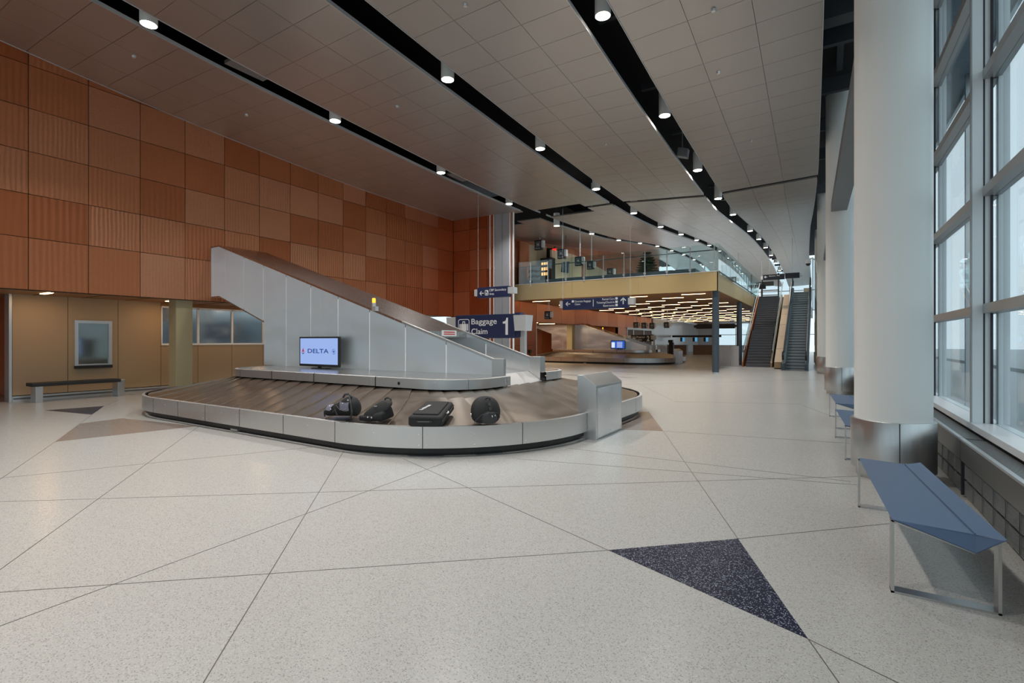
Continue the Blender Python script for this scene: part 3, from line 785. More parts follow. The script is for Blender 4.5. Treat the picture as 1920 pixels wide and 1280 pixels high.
    # bottom closing sheet under the overhang
    M().prism([(-15.38, 2.80), (-14.86, 2.80), (-12.63, 2.02), (-12.63, 2.06), (-14.86, 2.84), (-15.38, 2.84)], 'y', 7.76, 9.16).build('underside_sheet', m_cover, t)
    box('back_sheet', m_cover, t, -12.66, 7.8, .9, -12.62, 9.12, 2.05)
    # sloping cover sheets, with joints
    cx = [-15.38, -14.86, -11.66, -9.66, -7.75, -6.95]
    for a, b in zip(cx[:-1], cx[1:]):
        M().prism([(a+.005, topz(a)-.02), (b-.005, topz(b)-.02), (b-.005, topz(b)-.002), (a+.005, topz(a)-.002)], 'y', 7.79, 9.13).build('cover_sheet', m_cover, t)
    M().box(-6.97, 7.79, topz(-6.95)-.13, -6.94, 9.13, topz(-6.95)).build('hood_front', m_cover, t)
    M().prism([(-12.5, .95), (-7.3, 1.4), (-7.3, .95)], 'y', 7.82, 9.1).build('hood_back', m_void, t)
    M().prism([(-11, 1.9), (-6.96, 1.10), (-5.3, .90), (-4.90, .665), (-4.92, .64), (-5.3, .86), (-6.96, 1.05), (-11, 1.8)], 'y', 7.80, 9.12).build('slide', m_steel, t)
    box('slide_lip', m_steel, t, -4.97, 7.80, .62, -4.90, 9.12, .69)
    # warning plate on the hood
    M().tube((-6.3, 6.337, .80), (-6.3, 6.345, .80), .03, n=14).build('push_button', m_black, t)
    wp = box('warning_plate', m_white, t, -6.94, 8.25, topz(-6.95)-.10, -6.93, 8.75, topz(-6.95)+.02, label='small white and red warning plate')
    for k in range(2): box('red_mark', m_scr_rd, wp, -6.93, 8.31, topz(-6.95)-.075+k*.045, -6.928, 8.69, topz(-6.95)-.05+k*.045)
    # control box at the outer rim
    m = M().prism([(-3.32, 0), (-3.0, 0), (-3.0, .845), (-3.22, 1.0), (-3.32, 1.0)], 'y', 7.26, 8.42)
    m.build('control_box', m_steel, t, bevel=.006, label='upright stainless service box straddling the rim')
    cb = box('access_panel', m_steel_h, t, -3.0, 7.32, .03, -2.994, 8.37, .80)
    m = M()
    for y in (7.37, 7.85, 8.32):
        for z in (.07, .42, .76): m.tube((-2.994, y, z), (-2.988, y, z), .011, n=10)
    m.build('screws', m_screw, cb, kind='stuff')
    box('floor_sensor', m_steel, t, -8.62, 4.68, .01, -8.42, 4.76, .075, bevel=.005)
    return t
car1 = carousel()
car2 = copy_tree(car1)
car2.location = (-8.5-5.1, 8.45+26.3, 0)
car2['label'] = 'far baggage carousel in the copper alcove beneath the mezzanine'
# warning lamps on the chutes (each stands on its chute edge)
def beacon(x, y, z, label):
    t = thing('beacon_lamp', (x, y, z), label, 'warning light')
    M().lathe(x, y, [(.0, 0+z), (.042, z), (.042, z+.13), (.036, z+.13)], 20).build('beacon_base', m_alu, t, smooth=True)
    box('beacon_bracket', m_alu, t, x-.01, y-.05, z-.05, x+.10, y+.04, z+.05)
    M().lathe(x, y, [(.038, z+.13), (.038, z+.22), (.03, z+.235), (0, z+.238)], 20).build('beacon_lens', m_amber, t, smooth=True)
beacon(-8.44, 7.73, 2.25, 'amber lit beacon lamp on the near carousel chute')
beacon(-13.54, 34.0, 2.25, 'tiny amber beacon lamp on the far carousel chute')
def tv(x0, x1, y, z0, z1, label):
    t = thing('television', ((x0+x1)/2, y, z0-.05), label, 'television')
    box('bezel', m_black, t, x0, y, z0, x1, y+.05, z1, bevel=.006)
    box('stand', m_black, t, (x0+x1)/2-.25, y-.02, z0-.05, (x0+x1)/2+.25, y+.16, z0-.035, bevel=.004)
    box('stand_neck', m_black, t, (x0+x1)/2-.05, y+.02, z0-.04, (x0+x1)/2+.05, y+.05, z0+.03)
    return t
t = tv(-10.62, -9.19, 7.4, .945, 1.635, 'black flat television showing a pale blue DELTA screen on the near podium')
X0, X1, Z0, Z1 = -10.575, -9.235, 1.0, 1.60
scr = box('screen', m_scr, t, X0, 7.394, Z0, X1, 7.4, Z1)
Wd = X1-X0
def sp(fx, fz): return (X0+Wd*fx, 7.392, Z0+(Z1-Z0)*fz)
text('lettering', 'DELTA', m_scr_navy, scr, sp(.215, .43), (1, 0, 0), (0, 0, 1), .098, width=Wd*.56, bold=.012)
m = M(); o_ = sp(.04, .41)
for pts in ([(0, .0), (.058, .048), (.058, .135)], [(.116, 0), (.058, .048), (.058, .135)]): poly2(m, o_, (1, 0, 0), (0, 0, 1), pts)
m.build('emblem', m_scr_red, scr, norm=False)
m = M(); poly2(m, o_, (1, 0, 0), (0, 0, 1), [(.018, -.014), (.098, -.014), (.058, .022)]); m.build('emblem', m_scr_navy, scr, norm=False)
m = M(); cx_, cz_ = X0+Wd*.905, Z0+(Z1-Z0)*.49; n = 28
for i in range(n):
    if i in (2, 3, 16, 17): continue
    a, b = 2*PI*i/n, 2*PI*(i+1)/n
    m.quad((cx_+.062*math.cos(a), 7.3925, cz_+.062*math.sin(a)), (cx_+.062*math.cos(b), 7.3925, cz_+.062*math.sin(b)), (cx_+.052*math.cos(b), 7.3925, cz_+.052*math.sin(b)), (cx_+.052*math.cos(a), 7.3925, cz_+.052*math.sin(a)))
m.quad((cx_-.04, 7.3925, cz_+.02), (cx_+.045, 7.3925, cz_+.025), (cx_-.005, 7.3925, cz_-.025)); m.quad((cx_-.01, 7.3925, cz_-.02), (cx_+.03, 7.3925, cz_+.02), (cx_+.005, 7.3925, cz_-.045))
m.build('emblem', emis('screen_blue_ink', (.06, .1, .42), 1), scr, norm=False)
t = tv(-12.8, -11.75, 33.65, .96, 1.55, 'small blue information screen on the far carousel podium')
scr = box('screen', m_scr_b, t, -12.76, 33.644, 1.0, -11.79, 33.65, 1.51)
box('screen_column', m_scr_w, scr, -12.74, 33.64, 1.04, -12.5, 33.643, 1.42)
for k in range(6): box('text_row', m_scr_w, scr, -12.35, 33.64, 1.06+k*.07, -11.95, 33.643, 1.085+k*.07)

# ------------------------------------------------------------------ bags on the belt
def belt_z(x, y):   # the belt surface on the front side
    # distance outward from the inner rim
    cx, cy = -5.8, 7.25
    if x < cx: f = (6.4-y)/1.7
    else: f = (math.hypot(x-cx, y-cy)-.85)/1.7
    return .70-.315*max(0, min(1, f))+.02
def soft(m, name, mt, t, sub=2, **k): return m.build(name, mt, t, smooth=True, sub=sub, **k)
def blob(m, pts_rows):
    # rows of closed rings (same count) -> skin with end caps
    n = len(pts_rows[0]); vs = [p for r in pts_rows for p in r]
    fs = [(j*n+i, j*n+(i+1) % n, (j+1)*n+(i+1) % n, (j+1)*n+i) for j in range(len(pts_rows)-1) for i in range(n)]
    fs += [tuple(range(n))[::-1], tuple(range((len(pts_rows)-1)*n, len(pts_rows)*n))]
    m.add(vs, fs); return m
def bag_frame(x, y, out, tilt=None):
    # local frame on the belt: u along the rim, v up the slope (inward), w normal
    o = Vector(out).normalized(); v = -o; v = Vector((v.x, v.y, .185)).normalized(); u = Vector((o.y*-1, o.x, 0)).normalized()
    w_ = u.cross(v)
    if w_.z < 0: w_ = -w_
    b = Vector((x, y, belt_z(x, y)+.012))
    return b, u, v, w_
def P(fr, a, b, c): o, u, v, w_ = fr; return tuple(o+u*a+v*b+w_*c)
# 1 suitcase lying on the slope
fr = bag_frame(-4.43, 4.93, (.45, -1, 0))
t = thing('suitcase', tuple(fr[0]), 'black soft suitcase with white lettering lying on the belt, third bag from the left', 'suitcase')
m = M(); hw, ln, th = .235, .74, .14
m.hexa([P(fr, -hw, 0, 0), P(fr, hw, 0, 0), P(fr, hw*.93, ln, 0), P(fr, -hw*.93, ln, 0)], [P(fr, -hw*.97, .01, th), P(fr, hw*.97, .01, th), P(fr, hw*.86, ln-.02, th*.9), P(fr, -hw*.86, ln-.02, th*.9)])
m.build('body', m_bag, t, bevel=.035, seg=4, smooth=True)
m = M(); m.hexa([P(fr, -hw*.78, .07, th-.005), P(fr, hw*.72, .07, th-.005), P(fr, hw*.68, ln-.08, th*.92-.005), P(fr, -hw*.72, ln-.08, th*.92-.005)], [P(fr, -hw*.76, .08, th+.02), P(fr, hw*.7, .08, th+.02), P(fr, hw*.66, ln-.09, th*.92+.02), P(fr, -hw*.7, ln-.09, th*.92+.02)])
m.build('front_pocket', m_bag, t, bevel=.012, seg=3, smooth=True)
m = M().path([P(fr, -.10, -.0, .07), P(fr, -.08, -.035, .08), P(fr, .08, -.035, .08), P(fr, .10, 0, .07)], .011); m.build('handle', m_bag2, t, smooth=True)
m = M().path([P(fr, hw*.98, .02, .07), P(fr, hw*.96, ln*.5, .075), P(fr, hw*.9, ln-.02, .07)], .006); m.build('zip', m_bag2, t)
m = M().path([P(fr, hw-.01, .27, .10), P(fr, hw+.008, .30, .10), P(fr, hw-.01, .35, .10)], .008); m.build('zip_pull', m_letter, t)
text('lettering', 'SLAZENGER', m_letter, t, P(fr, -.10, .20, th+.021), tuple((fr[2]*.95+fr[1]*.3).normalized()), tuple((-fr[1]*.95+fr[2]*.3).normalized()), .04, width=.24, ext=.002, bold=.02)
# 2 rounded backpack standing on the slope
fr = bag_frame(-3.84, 5.50, (.75, -.8, 0)); _P = P
def P(fr, a, b, c): return _P(fr, a*.86, b*.86, c*.86)
t = thing('backpack', tuple(fr[0]), 'black rounded backpack on the belt, fourth bag from the left', 'backpack')
m = M(); rows = []; 
for k, (zz, rx, ry, oy) in enumerate([(0, .17, .12, .14), (.04, .225, .16, .15), (.14, .245, .175, .17), (.24, .235, .165, .20), (.32, .19, .13, .23), (.37, .12, .08, .24), (.385, .04, .03, .24)]):
    rows.append([P(fr, rx*math.copysign(abs(math.cos(a))**.8, math.cos(a)), oy+ry*math.copysign(abs(math.sin(a))**.8, math.sin(a)), zz) for a in [2*PI*i/16 for i in range(16)]])
blob(m, rows); soft(m, 'body', m_bag, t, 1)
m = M(); rows = []
for (zz, rx, ry, oy) in [(.02, .10, .05, .0), (.05, .13, .07, .01), (.13, .135, .075, .03), (.19, .10, .06, .05), (.205, .04, .02, .06)]:
    rows.append([P(fr, .04+rx*math.cos(a), oy+ry*math.sin(a), zz) for a in [2*PI*i/12 for i in range(12)]])
blob(m, rows); soft(m, 'front_pocket', m_bag2, t, 1)
m = M().path([P(fr, -.02, .10, .375), P(fr, .0, .09, .41), P(fr, .05, .10, .40), P(fr, .06, .12, .36)], .010); m.build('grab_handle', m_bag2, t, smooth=True)
m = M().path([P(fr, .03, .04, .345), P(fr, .035, -.0, .30), P(fr, .05, -.015, .24)], .022, 6); m.build('strap', m_bag2, t, smooth=True)
m = M().path([P(fr, -.235, .10, .13), P(fr, -.24, .09, .16)], .009, 6).path([P(fr, .07, -.045, .17), P(fr, .075, -.05, .14)], .007, 6).path([P(fr, .12, -.03, .17), P(fr, .122, -.035, .15)], .007, 6); m.build('buckle', m_screw, t)
m = M().path([P(fr, -.2, .0, .05), P(fr, -.1, -.02, .16), P(fr, .03, -.02, .225), P(fr, .17, .02, .18), P(fr, .22, .1, .08)], .006, 6); m.build('piping', m_bag2, t)
P = _P
# 3 folding bag (left-centre): upright part and black tray part
fr = bag_frame(-5.30, 4.80, (.12, -1, 0))
def P(fr, a, b, c): return _P(fr, a*.84, b*.8, c*.76)
t = thing('shoulder_bag', tuple(fr[0]), 'black soft shoulder bag with a top loop handle, second bag from the left', 'bag')
m = M(); rows = []
for (a, b, c, ra, rc) in [(-.12, .02, .10, .06, .05), (-.05, .06, .12, .12, .08), (.06, .12, .17, .16, .10), (.13, .20, .24, .15, .10), (.16, .28, .27, .12, .07), (.17, .33, .28, .06, .03)]:
    rows.append([P(fr, a+ra*math.cos(q), b+.02*math.sin(q), c+rc*math.sin(q)) for q in [2*PI*i/12 for i in range(12)]])
blob(m, rows); soft(m, 'flap', m_bag, t, 1)
m = M(); m.hexa([P(fr, -.02, 0, 0), P(fr, .20, .02, 0), P(fr, .26, .34, 0), P(fr, .06, .34, 0)], [P(fr, -.0, .02, .12), P(fr, .19, .04, .16), P(fr, .25, .30, .24), P(fr, .05, .30, .22)]); m.build('body', m_bag, t, bevel=.04, seg=4, smooth=True)
m = M(); m.hexa([P(fr, -.26, -.01, 0), P(fr, .02, -.02, 0), P(fr, .03, .14, 0), P(fr, -.24, .16, 0)], [P(fr, -.26, -.0, .10), P(fr, .02, -.01, .11), P(fr, .03, .13, .09), P(fr, -.23, .15, .09)]); m.build('side_pocket', m_bag, t, bevel=.025, seg=3, smooth=True)
m = M().path([P(fr, .07, .33, .30), P(fr, .09, .34, .345), P(fr, .15, .34, .36), P(fr, .20, .33, .335), P(fr, .22, .31, .28)], .012); m.build('loop_handle', m_bag2, t, smooth=True)
m = M().tube(P(fr, .04, -.012, .09), P(fr, .04, -.02, .09), .012).tube(P(fr, -.04, -.01, .09), P(fr, -.04, -.02, .09), .010).path([P(fr, .03, .10, .262), P(fr, .075, .11, .268)], .007, 6); m.build('badge', m_screw, t)
# 4 grey and black sports bag
fr = bag_frame(-5.93, 4.76, (.05, -1, 0))
def P(fr, a, b, c): return _P(fr, a*.9, b*.8, c*.82)
t = thing('sports_bag', tuple(fr[0]), 'black and grey sports bag with straps, first bag from the left', 'bag')
m = M(); rows = []
for (a, b, hb, hc, c0) in [(-.32, .05, .05, .05, .06), (-.27, .08, .09, .09, .09), (-.17, .12, .11, .11, .11), (-.05, .14, .12, .13, .13), (.06, .17, .15, .17, .17), (.17, .19, .16, .19, .19), (.26, .18, .14, .16, .16), (.31, .17, .08, .09, .14)]:
    rows.append([P(fr, a, b+hb*math.cos(q), c0+hc*math.sin(q)) for q in [2*PI*i/14 for i in range(14)]])
blob(m, rows); soft(m, 'body', m_bag, t, 1)
m = M(); rows = []
for (a, r) in [(-.30, .06), (-.26, .09), (-.19, .105), (-.14, .10)]:
    rows.append([P(fr, a, .09+r*1.08*math.cos(q), .115+r*1.0*math.sin(q)) for q in [PI*.1+PI*.85*i/8 for i in range(9)]+[PI*.5]])
m.add([p for r in rows for p in r], [(j*10+i, j*10+i+1, (j+1)*10+i+1, (j+1)*10+i) for j in range(3) for i in range(8)]); m.build('end_panel', m_bagg, t, smooth=True, norm=False, label='grey end panel')
m = M(); rows = []
for a, dz in [(.05, 0), (.10, -.03), (.16, -.04), (.22, -.02), (.25, .01)]:
    rows.append([P(fr, a, .19-.172*math.cos(q), .185+dz*.5+.205*math.sin(q)) for q in [-.15+.75*i/5 for i in range(6)]])
m.add([p for r in rows for p in r], [(j*6+i, j*6+i+1, (j+1)*6+i+1, (j+1)*6+i) for j in range(4) for i in range(5)]); m.build('front_pocket', m_bagg, t, smooth=True, norm=False, label='grey front pocket')
m = M().path([P(fr, .02, .16, .34), P(fr, .08, .15, .40), P(fr, .16, .15, .41), P(fr, .22, .16, .355)], .014); m.build('grab_handle', m_bag2, t, smooth=True)
m = M().path([P(fr, .20, .12, .37), P(fr, .27, .06, .27), P(fr, .31, .02, .12), P(fr, .28, .0, .02)], .014); m.build('strap', m_bag2, t, smooth=True)
m = M().path([P(fr, -.10, .0, .10), P(fr, -.03, -.01, .16), P(fr, .0, -.01, .05)], .012); m.build('strap', m_bag2, t, smooth=True)
m = M().path([P(fr, -.33, .02, .0), P(fr, -.34, .03, .08), P(fr, -.29, .05, .14)], .010); m.build('strap', m_bag2, t, smooth=True)
m = M()
for a, b, c in ((.24, .06, .33), (-.12, .0, .16), (-.16, .02, .21), (.14, .03, .27)): m.tube(P(fr, a, b-.02, c), P(fr, a+.012, b-.03, c+.012), .009, n=8)
for k in range(4): m.path([P(fr, .0+k*.02, -.005, .23-k*.022), P(fr, .02+k*.02, -.012, .235-k*.022)], .004, 6)
m.path([P(fr, .11, .01, .15), P(fr, .2, .01, .185)], .006, 6)
m.build('buckle', m_screw, t)

# ------------------------------------------------------------------ ceiling lamps
def downlight(x, y, z, label, r=.15, h=.62, power=None):
    t = thing('downlight', (x, y, z), label, 'ceiling light', 'white cylinder downlights in the ceiling slots')
    M().lathe(x, y, [(r-.012, z+.03), (r-.012, z), (r, z), (r, z+h), (0, z+h)], 28).build('can', m_white, t, smooth=True)
    M().tube((x, y, z+.025), (x, y, z+.03), r-.012, n=28).build('lamp_face', m_lamp, t)
    M().tube((x, y, z+h), (x, y, z+h+.5), .02, n=8).build('stem', m_voidb, t)
    if power:
        ld = bpy.data.lights.new('lamp', 'AREA'); ld.shape = 'DISK'; ld.size = .26; ld.energy = power; ld.color = (1, .965, .925); ld.spread = math.radians(118)
        lo = bpy.data.objects.new('lamp', ld); C.objects.link(lo); lo.location = (0, 0, .012); lo.parent = t
ordn = ['nearest', 'second nearest', 'third', 'fourth', 'fifth', 'sixth', 'seventh', 'eighth', 'ninth', 'tenth', 'eleventh', 'twelfth', 'thirteenth', 'fourteenth']
YL = [4.5+4.39*i for i in range(13)]
for nm, xs_, dz, y_from in (('left', -11.2, .0, 0), ('middle', -7.3, -.0, 1), ('right', -3.52, .0, 1)):
    n = 0
    for i, y in enumerate([YL[0]-4.39, *YL]):
        if i == 0 and nm == 'left': continue
        vis = y > (3 if nm == 'left' else 7)
        z = zc(xs_, y)-.03+dz
        if nm == 'right' and vis: z += .02+(0.1 if y < 19 else 0)
        if nm == 'left' and abs(y-22.06) < .1: z -= .16
        xx = xs_
        if nm == 'right':
            for yy_, xq, zq in ((8.89, -3.54, 7.67), (13.28, -3.56, 7.47), (17.67, -3.63, 7.31), (22.06, -3.72, 7.42), (26.45, -3.78, 7.70)):
                if abs(y-yy_) < .2: xx, z = xq, zq
        if not vis:
            lb = f'added unseen white cylinder downlight in the {nm} ceiling slot, out of view overhead'
            if nm != 'left' and i == 1: lb = f'added unseen white cylinder downlight in the {nm} ceiling slot, overhead just outside the picture'
        else:
            lb = f'added unseen white cylinder downlight in the {nm} black ceiling slot, {ordn[n]} in view'; n += 1
        downlight(xx, y, z, lb, h=.62 if y < 30 else .35, power=LAMP_W*(1.0 if y < 30 else .8))
# extra lamps further back overhead keep the near floor lit (same fixtures, behind the camera)
for x in (-11.2, -7.3, -3.52):
    for y in (-4.3, -8.7): downlight(x, y, zc(x, y)-.03, 'added unseen white cylinder downlight in the '+{-11.2: 'left', -7.3: 'middle', -3.52: 'right'}[x]+' slot '+('just' if y > -5 else 'well')+' behind the camera', power=LAMP_W)
# small ceiling fittings
for i, (x, y) in enumerate([(-1.95, 11.6), (-1.7, 9.6), (-1.75, 15.6), (-5.5, 7.2), (-5.4, 13.8), (-12.9, 4.9), (-13.2, 7.6), (-9.2, 9.2)]):
    m = M().tube((x, y, zc(x, y)-.04), (x, y, zc(x, y)-.001), .035, .045, n=12)
    M_ = single('sprinkler', m, m_alu if i else m_screw, 'tiny sprinkler head in the ceiling '+['right of the right slot, second nearest', 'nearest the top edge right of the right slot', 'far along right of the right slot', 'between the middle and right slots, nearer', 'between the middle and right slots, farther', 'by the copper wall, nearer', 'by the copper wall, farther', 'between the left and middle slots'][i], 'sprinkler', 'sprinkler heads in the ceiling', loc=(x, y, zc(x, y)-.04))
t = thing('speaker', (-3.62, 15.6, 7.1), 'grey box speaker hanging in the right ceiling slot', 'speaker')
M().hexa([(-3.8, 15.5, 7.16), (-3.5, 15.5, 7.06), (-3.5, 15.72, 7.06), (-3.8, 15.72, 7.16)], [(-3.76, 15.5, 7.42), (-3.46, 15.5, 7.32), (-3.46, 15.72, 7.32), (-3.76, 15.72, 7.42)]).build('speaker_box', m_duct, t, bevel=.01)
M().tube((-3.65, 15.6, 7.4), (-3.65, 15.6, 9), .008, n=6).build('hanger', m_alu, t)
for x, y, lb in ((-11.15, 6.0, 'flat grey bar grille inside the left ceiling slot, nearer one'), (-11.15, 13.7, 'flat grey bar grille inside the left ceiling slot, farther one')):
    single('slot_grille', M().box(x-.14, y, zc(x, y)+.05, x+.14, y+.9, zc(x, y)+.12), m_duct, lb, 'grille', loc=(x, y, zc(x, y)+.05))
for k, (x, y) in enumerate([(-16.3, 4.35), (-16.3, 7.15), (-16.1, 9.7)]):
    t = thing('recessed_light', (x, y, 2.70), ['small warm light in the soffit at the far left', 'small warm light in the soffit left of the gold column', 'small light in the soffit behind the chute'][k], 'ceiling light')
    box('lens', m_strip_e, t, x-.3, y-.05, 2.705, x+.3, y+.05, 2.719)
    ld = bpy.data.lights.new('lamp', 'AREA'); ld.shape = 'RECTANGLE'; ld.size = .6; ld.size_y = .1; ld.energy = 7; ld.color = (1, .62, .32)
    lo = bpy.data.objects.new('lamp', ld); C.objects.link(lo); lo.location = (0, 0, -.005); lo.parent = t

# ------------------------------------------------------------------ mezzanine
mz_ = sthing('floor_mezzanine')
ZB, ZTOP = 3.88, 4.75
YM, XM = 24.6, -4.15
M().prism([(XW, YM+.05), (XM-.05, YM+.05), (XM-.05, 41.6), (-1, 41.6), (-1, 62), (XW, 62)], 'z', ZB+.03, ZTOP-.03).build('slab', m_slate, mz_)
M().prism([(XW, YM+.05), (XM-.05, YM+.05), (XM-.05, 41.6), (-1, 41.6), (-1, 62), (XW, 62)], 'z', ZTOP-.03, ZTOP-.01).build('bounce_floor', m_floor, mz_)  # pale unseen floor sheet, added to bounce light up to the far ceiling
M().prism([(XW, YM+.05), (XM-.05, YM+.05), (XM-.05, 75), (XW, 75)], 'z', ZB, ZB+.03).build('soffit', m_soffit, mz_)
xs2 = [XW, -11.55, -7.9, XM]
for a, b in zip(xs2[:-1], xs2[1:]): box('fascia_panel', m_gold, mz_, a+.003, YM, ZB-.02, b-.003, YM+.05, ZTOP)
for a, b in ((YM, 33.0), (33.03, 41.6)): box('fascia_panel', m_gold, mz_, XM-.05, a, ZB-.02, XM, b, ZTOP)
box('fascia_lip', m_seamw, mz_, XW, YM-.03, ZTOP, XM+.03, YM+.1, ZTOP+.025)
box('fascia_lip', m_bluestl, mz_, XM-.05, YM, ZTOP, XM+.03, 41.6, ZTOP+.03)
box('upstand', m_slate, mz_, XW, YM+.9, ZTOP, XM-1.2, YM+1.0, ZTOP+.33)
box('upstand', m_slate, mz_, XM-1.3, YM+1.0, ZTOP, XM-1.2, 41, ZTOP+.33)
# glass balustrade
px = [-14.13, -13.04, -11.93, -10.86, -9.77, -8.66, -7.58, -6.49, -5.40, -4.32]
rl = thing('glass_balustrade', (-9.7, YM, ZTOP), 'frameless glass balustrade with steel posts along the front of the mezzanine', 'railing')
for x in px:
    p = box('post', m_alu, rl, x-.022, YM-.01, ZTOP-.12, x+.022, YM+.03, ZTOP+1.22)
    M().tube((x, YM-.045, ZTOP+.14), (x, YM-.01, ZTOP+.14), .06, n=14).build('clamp', m_alu, p)
for a, b in zip([XW]+px, px+[XM]): box('glass_pane', m_rail, rl, a+.03, YM+.03, ZTOP-.1, b-.03, YM+.042, ZTOP+1.3)
M().tube((XW, YM+.1, ZTOP+1.02), (XM-.1, YM+.1, ZTOP+1.02), .024, n=10).build('handrail', m_bluestl, rl)
r2 = thing('glass_balustrade', (XM, 33, ZTOP), 'glass balustrade along the side of the mezzanine leading to the stairs', 'railing')
ys_ = [YM+.1+1.12*i for i in range(16)]
for a, b in zip(ys_[:-1], ys_[1:]):
    box('glass_pane', m_rail, r2, XM-.01, a+.02, ZTOP-.1, XM+.002, b-.02, ZTOP+1.3)
    box('post', m_alu, r2, XM-.05, a-.02, ZTOP-.1, XM-.01, a+.02, ZTOP+1.1)
M().tube((XM-.1, YM+.1, ZTOP+1.02), (XM-.1, 41.4, ZTOP+1.02), .024, n=10).build('handrail', m_bluestl, r2)
# slate round columns
for (x, y, lb) in ((-4.32, 24.95, 'nearer slim slate blue steel column under the mezzanine corner'), (-4.38, 33.1, 'farther slim slate blue steel column beside the stairs')):
    t = thing('column', (x, y, 0), lb, 'column')
    M().lathe(x, y, [(.155, .06), (.155, ZB)], 28).build('shaft', m_bluestl, t, smooth=True)
    M().lathe(x, y, [(.165, 0), (.165, .06), (.15, .06)], 28).build('base_ring', m_alu, t, smooth=True)
# linear lights in the soffit
row = 0; y = 26.1; cnt = 0
while y < 66:
    x = -6.15-1.45*(row % 2)-2.9*4
    while x < XW+.2: x += 2.9
    while x+1.2 < XM-.3:
        if cnt < 290:
            cnt += 1
            single('linear_light', M().box(x, y-.02, ZB-.012, x+1.15, y+.02, ZB+.004), m_strip_e, 'slim warm linear light recessed in the wooden mezzanine soffit', 'ceiling light', 'linear lights in the mezzanine soffit', loc=(x, y, ZB-.012))
        x += 2.9
    y += 1.75; row += 1
# upper level walls behind the balustrade
up = sthing('wall_upper')
def slab2(name, mt, a, b, z0, z1, th=.12):
    a = Vector((*a, 0)); b = Vector((*b, 0)); d = (b-a).normalized(); n = Vector((-d.y, d.x, 0))*th
    if n.x > 0: n = -n
    return M().prism([a[:2], b[:2], (b+n)[:2], (a+n)[:2]], 'z', z0, z1).build(name, mt, up)
slab2('copper_panel', m_copper, (-15.15, 25.1), (-15.0, 25.9), ZTOP, 7.4)
m_pale = mat('pale_panel', (.60, .50, .34), .5)
slab2('wall_panel', m_pale, (-15.0, 25.9), (-14.75, 26.5), ZTOP, 7.3); slab2('wall_panel', m_pale, (-14.74, 26.5), (-14.4, 27.0), ZTOP, 7.3)
slab2('opening_shade', m_void, (-14.4, 27.0), (-13.95, 27.3), ZTOP, 7.2); slab2('recess_side', m_wood, (-13.95, 27.3), (-13.85, 27.9), ZTOP, 7.3)  # black sheet paints the shade inside the opening, beside its brown return
slab2('wall_panel', m_pale, (-13.85, 26.6), (-13.5, 28.7), ZTOP, 7.0); slab2('wall_panel', m_pale, (-13.5, 28.75), (-13.6, 30.4), ZTOP, 7.0)
slab2('door_leaf', m_copflat, (-13.62, 30.45), (-13.75, 31.4), ZTOP, 6.75); slab2('wall_panel', m_pale, (-13.75, 31.4), (-14.3, 35.2), ZTOP, 7.0); slab2('wall_panel', m_pale, (-14.3, 35.25), (-15.2, 41.5), ZTOP, 7.0)
t = thing('vending_machine', (-14.1, 26.95, ZTOP), 'dark vending machine with warm glowing shelves on the upper level', 'vending machine')
box('cabinet', m_black, t, -14.5, 26.4, ZTOP, -13.75, 26.9, ZTOP+1.75, bevel=.01)
for k in range(3):
    for j in range(3): box('shelf_light', m_vend, t, -14.42+j*.17, 26.38, ZTOP+.7+k*.3, -14.30+j*.17, 26.4, ZTOP+.88+k*.3)
t = thing('artwork', (-14.75, 26.2, ZTOP+.5), 'torn edged black and white picture on the pale upper wall', 'picture')
m = M(); rnd = random.Random(3)
box('panel', mat('picture_pale', (.55, .62, .62), .5), t, -14.95, 25.75, ZTOP+.3, -14.2, 25.79, ZTOP+1.2)
for z in (.55, .85): 
    pts = [(-14.95+i*.11, ZTOP+z+rnd.uniform(-.05, .02)) for i in range(8)]; pts2 = [(p[0], p[1]+rnd.uniform(.08, .16)) for p in pts[::-1]]
    M().prism(pts+pts2, 'y', 25.74, 25.75).build('dark_stroke', m_black, t)
t = thing('television', (-12.7, 26, 5.47), 'bluish flat screen on a tilting mount at the upper level', 'television')
M().hexa([(-12.98, 26.1, 5.52), (-12.48, 26.0, 5.42), (-12.44, 26.06, 5.42), (-12.94, 26.16, 5.52)], [(-12.9, 26.1, 6.1), (-12.42, 26.0, 6.08), (-12.38, 26.06, 6.08), (-12.86, 26.16, 6.1)]).build('bezel', m_slate, t)
M().hexa([(-12.90, 26.05, 5.56), (-12.52, 25.98, 5.48), (-12.52, 25.99, 5.48), (-12.9, 26.06, 5.56)], [(-12.84, 26.05, 6.06), (-12.46, 25.98, 6.04), (-12.46, 25.99, 6.04), (-12.84, 26.06, 6.06)]).build('screen', mat('screen_off', (.16, .22, .27), .3), t)
M().tube((-12.65, 26.1, 6.0), (-12.65, 26.1, 8.0), .02, n=8).build('mount', m_voidb, t)
single('exit_light', M().box(-13.95, 26.9, 6.98, -13.7, 26.95, 7.1), m_red, 'small red glowing exit light below the ceiling', 'exit light', loc=(-13.9, 26.9, 6.98))
for x, y, z, lb in ((XW+.02, 29.4, 7.45, 'nearest'), (XW+.02, 32.3, 7.1, 'middle'), (XW+.02, 38.2, 6.8, 'farthest')):
    single('wall_speaker', M().tube((x, y, z), (x+.03, y, z), .17, n=18), m_voidb, lb+' of three dark round speaker grilles on the upper copper wall', 'speaker', 'speaker grilles on the upper copper wall', loc=(x, y, z))
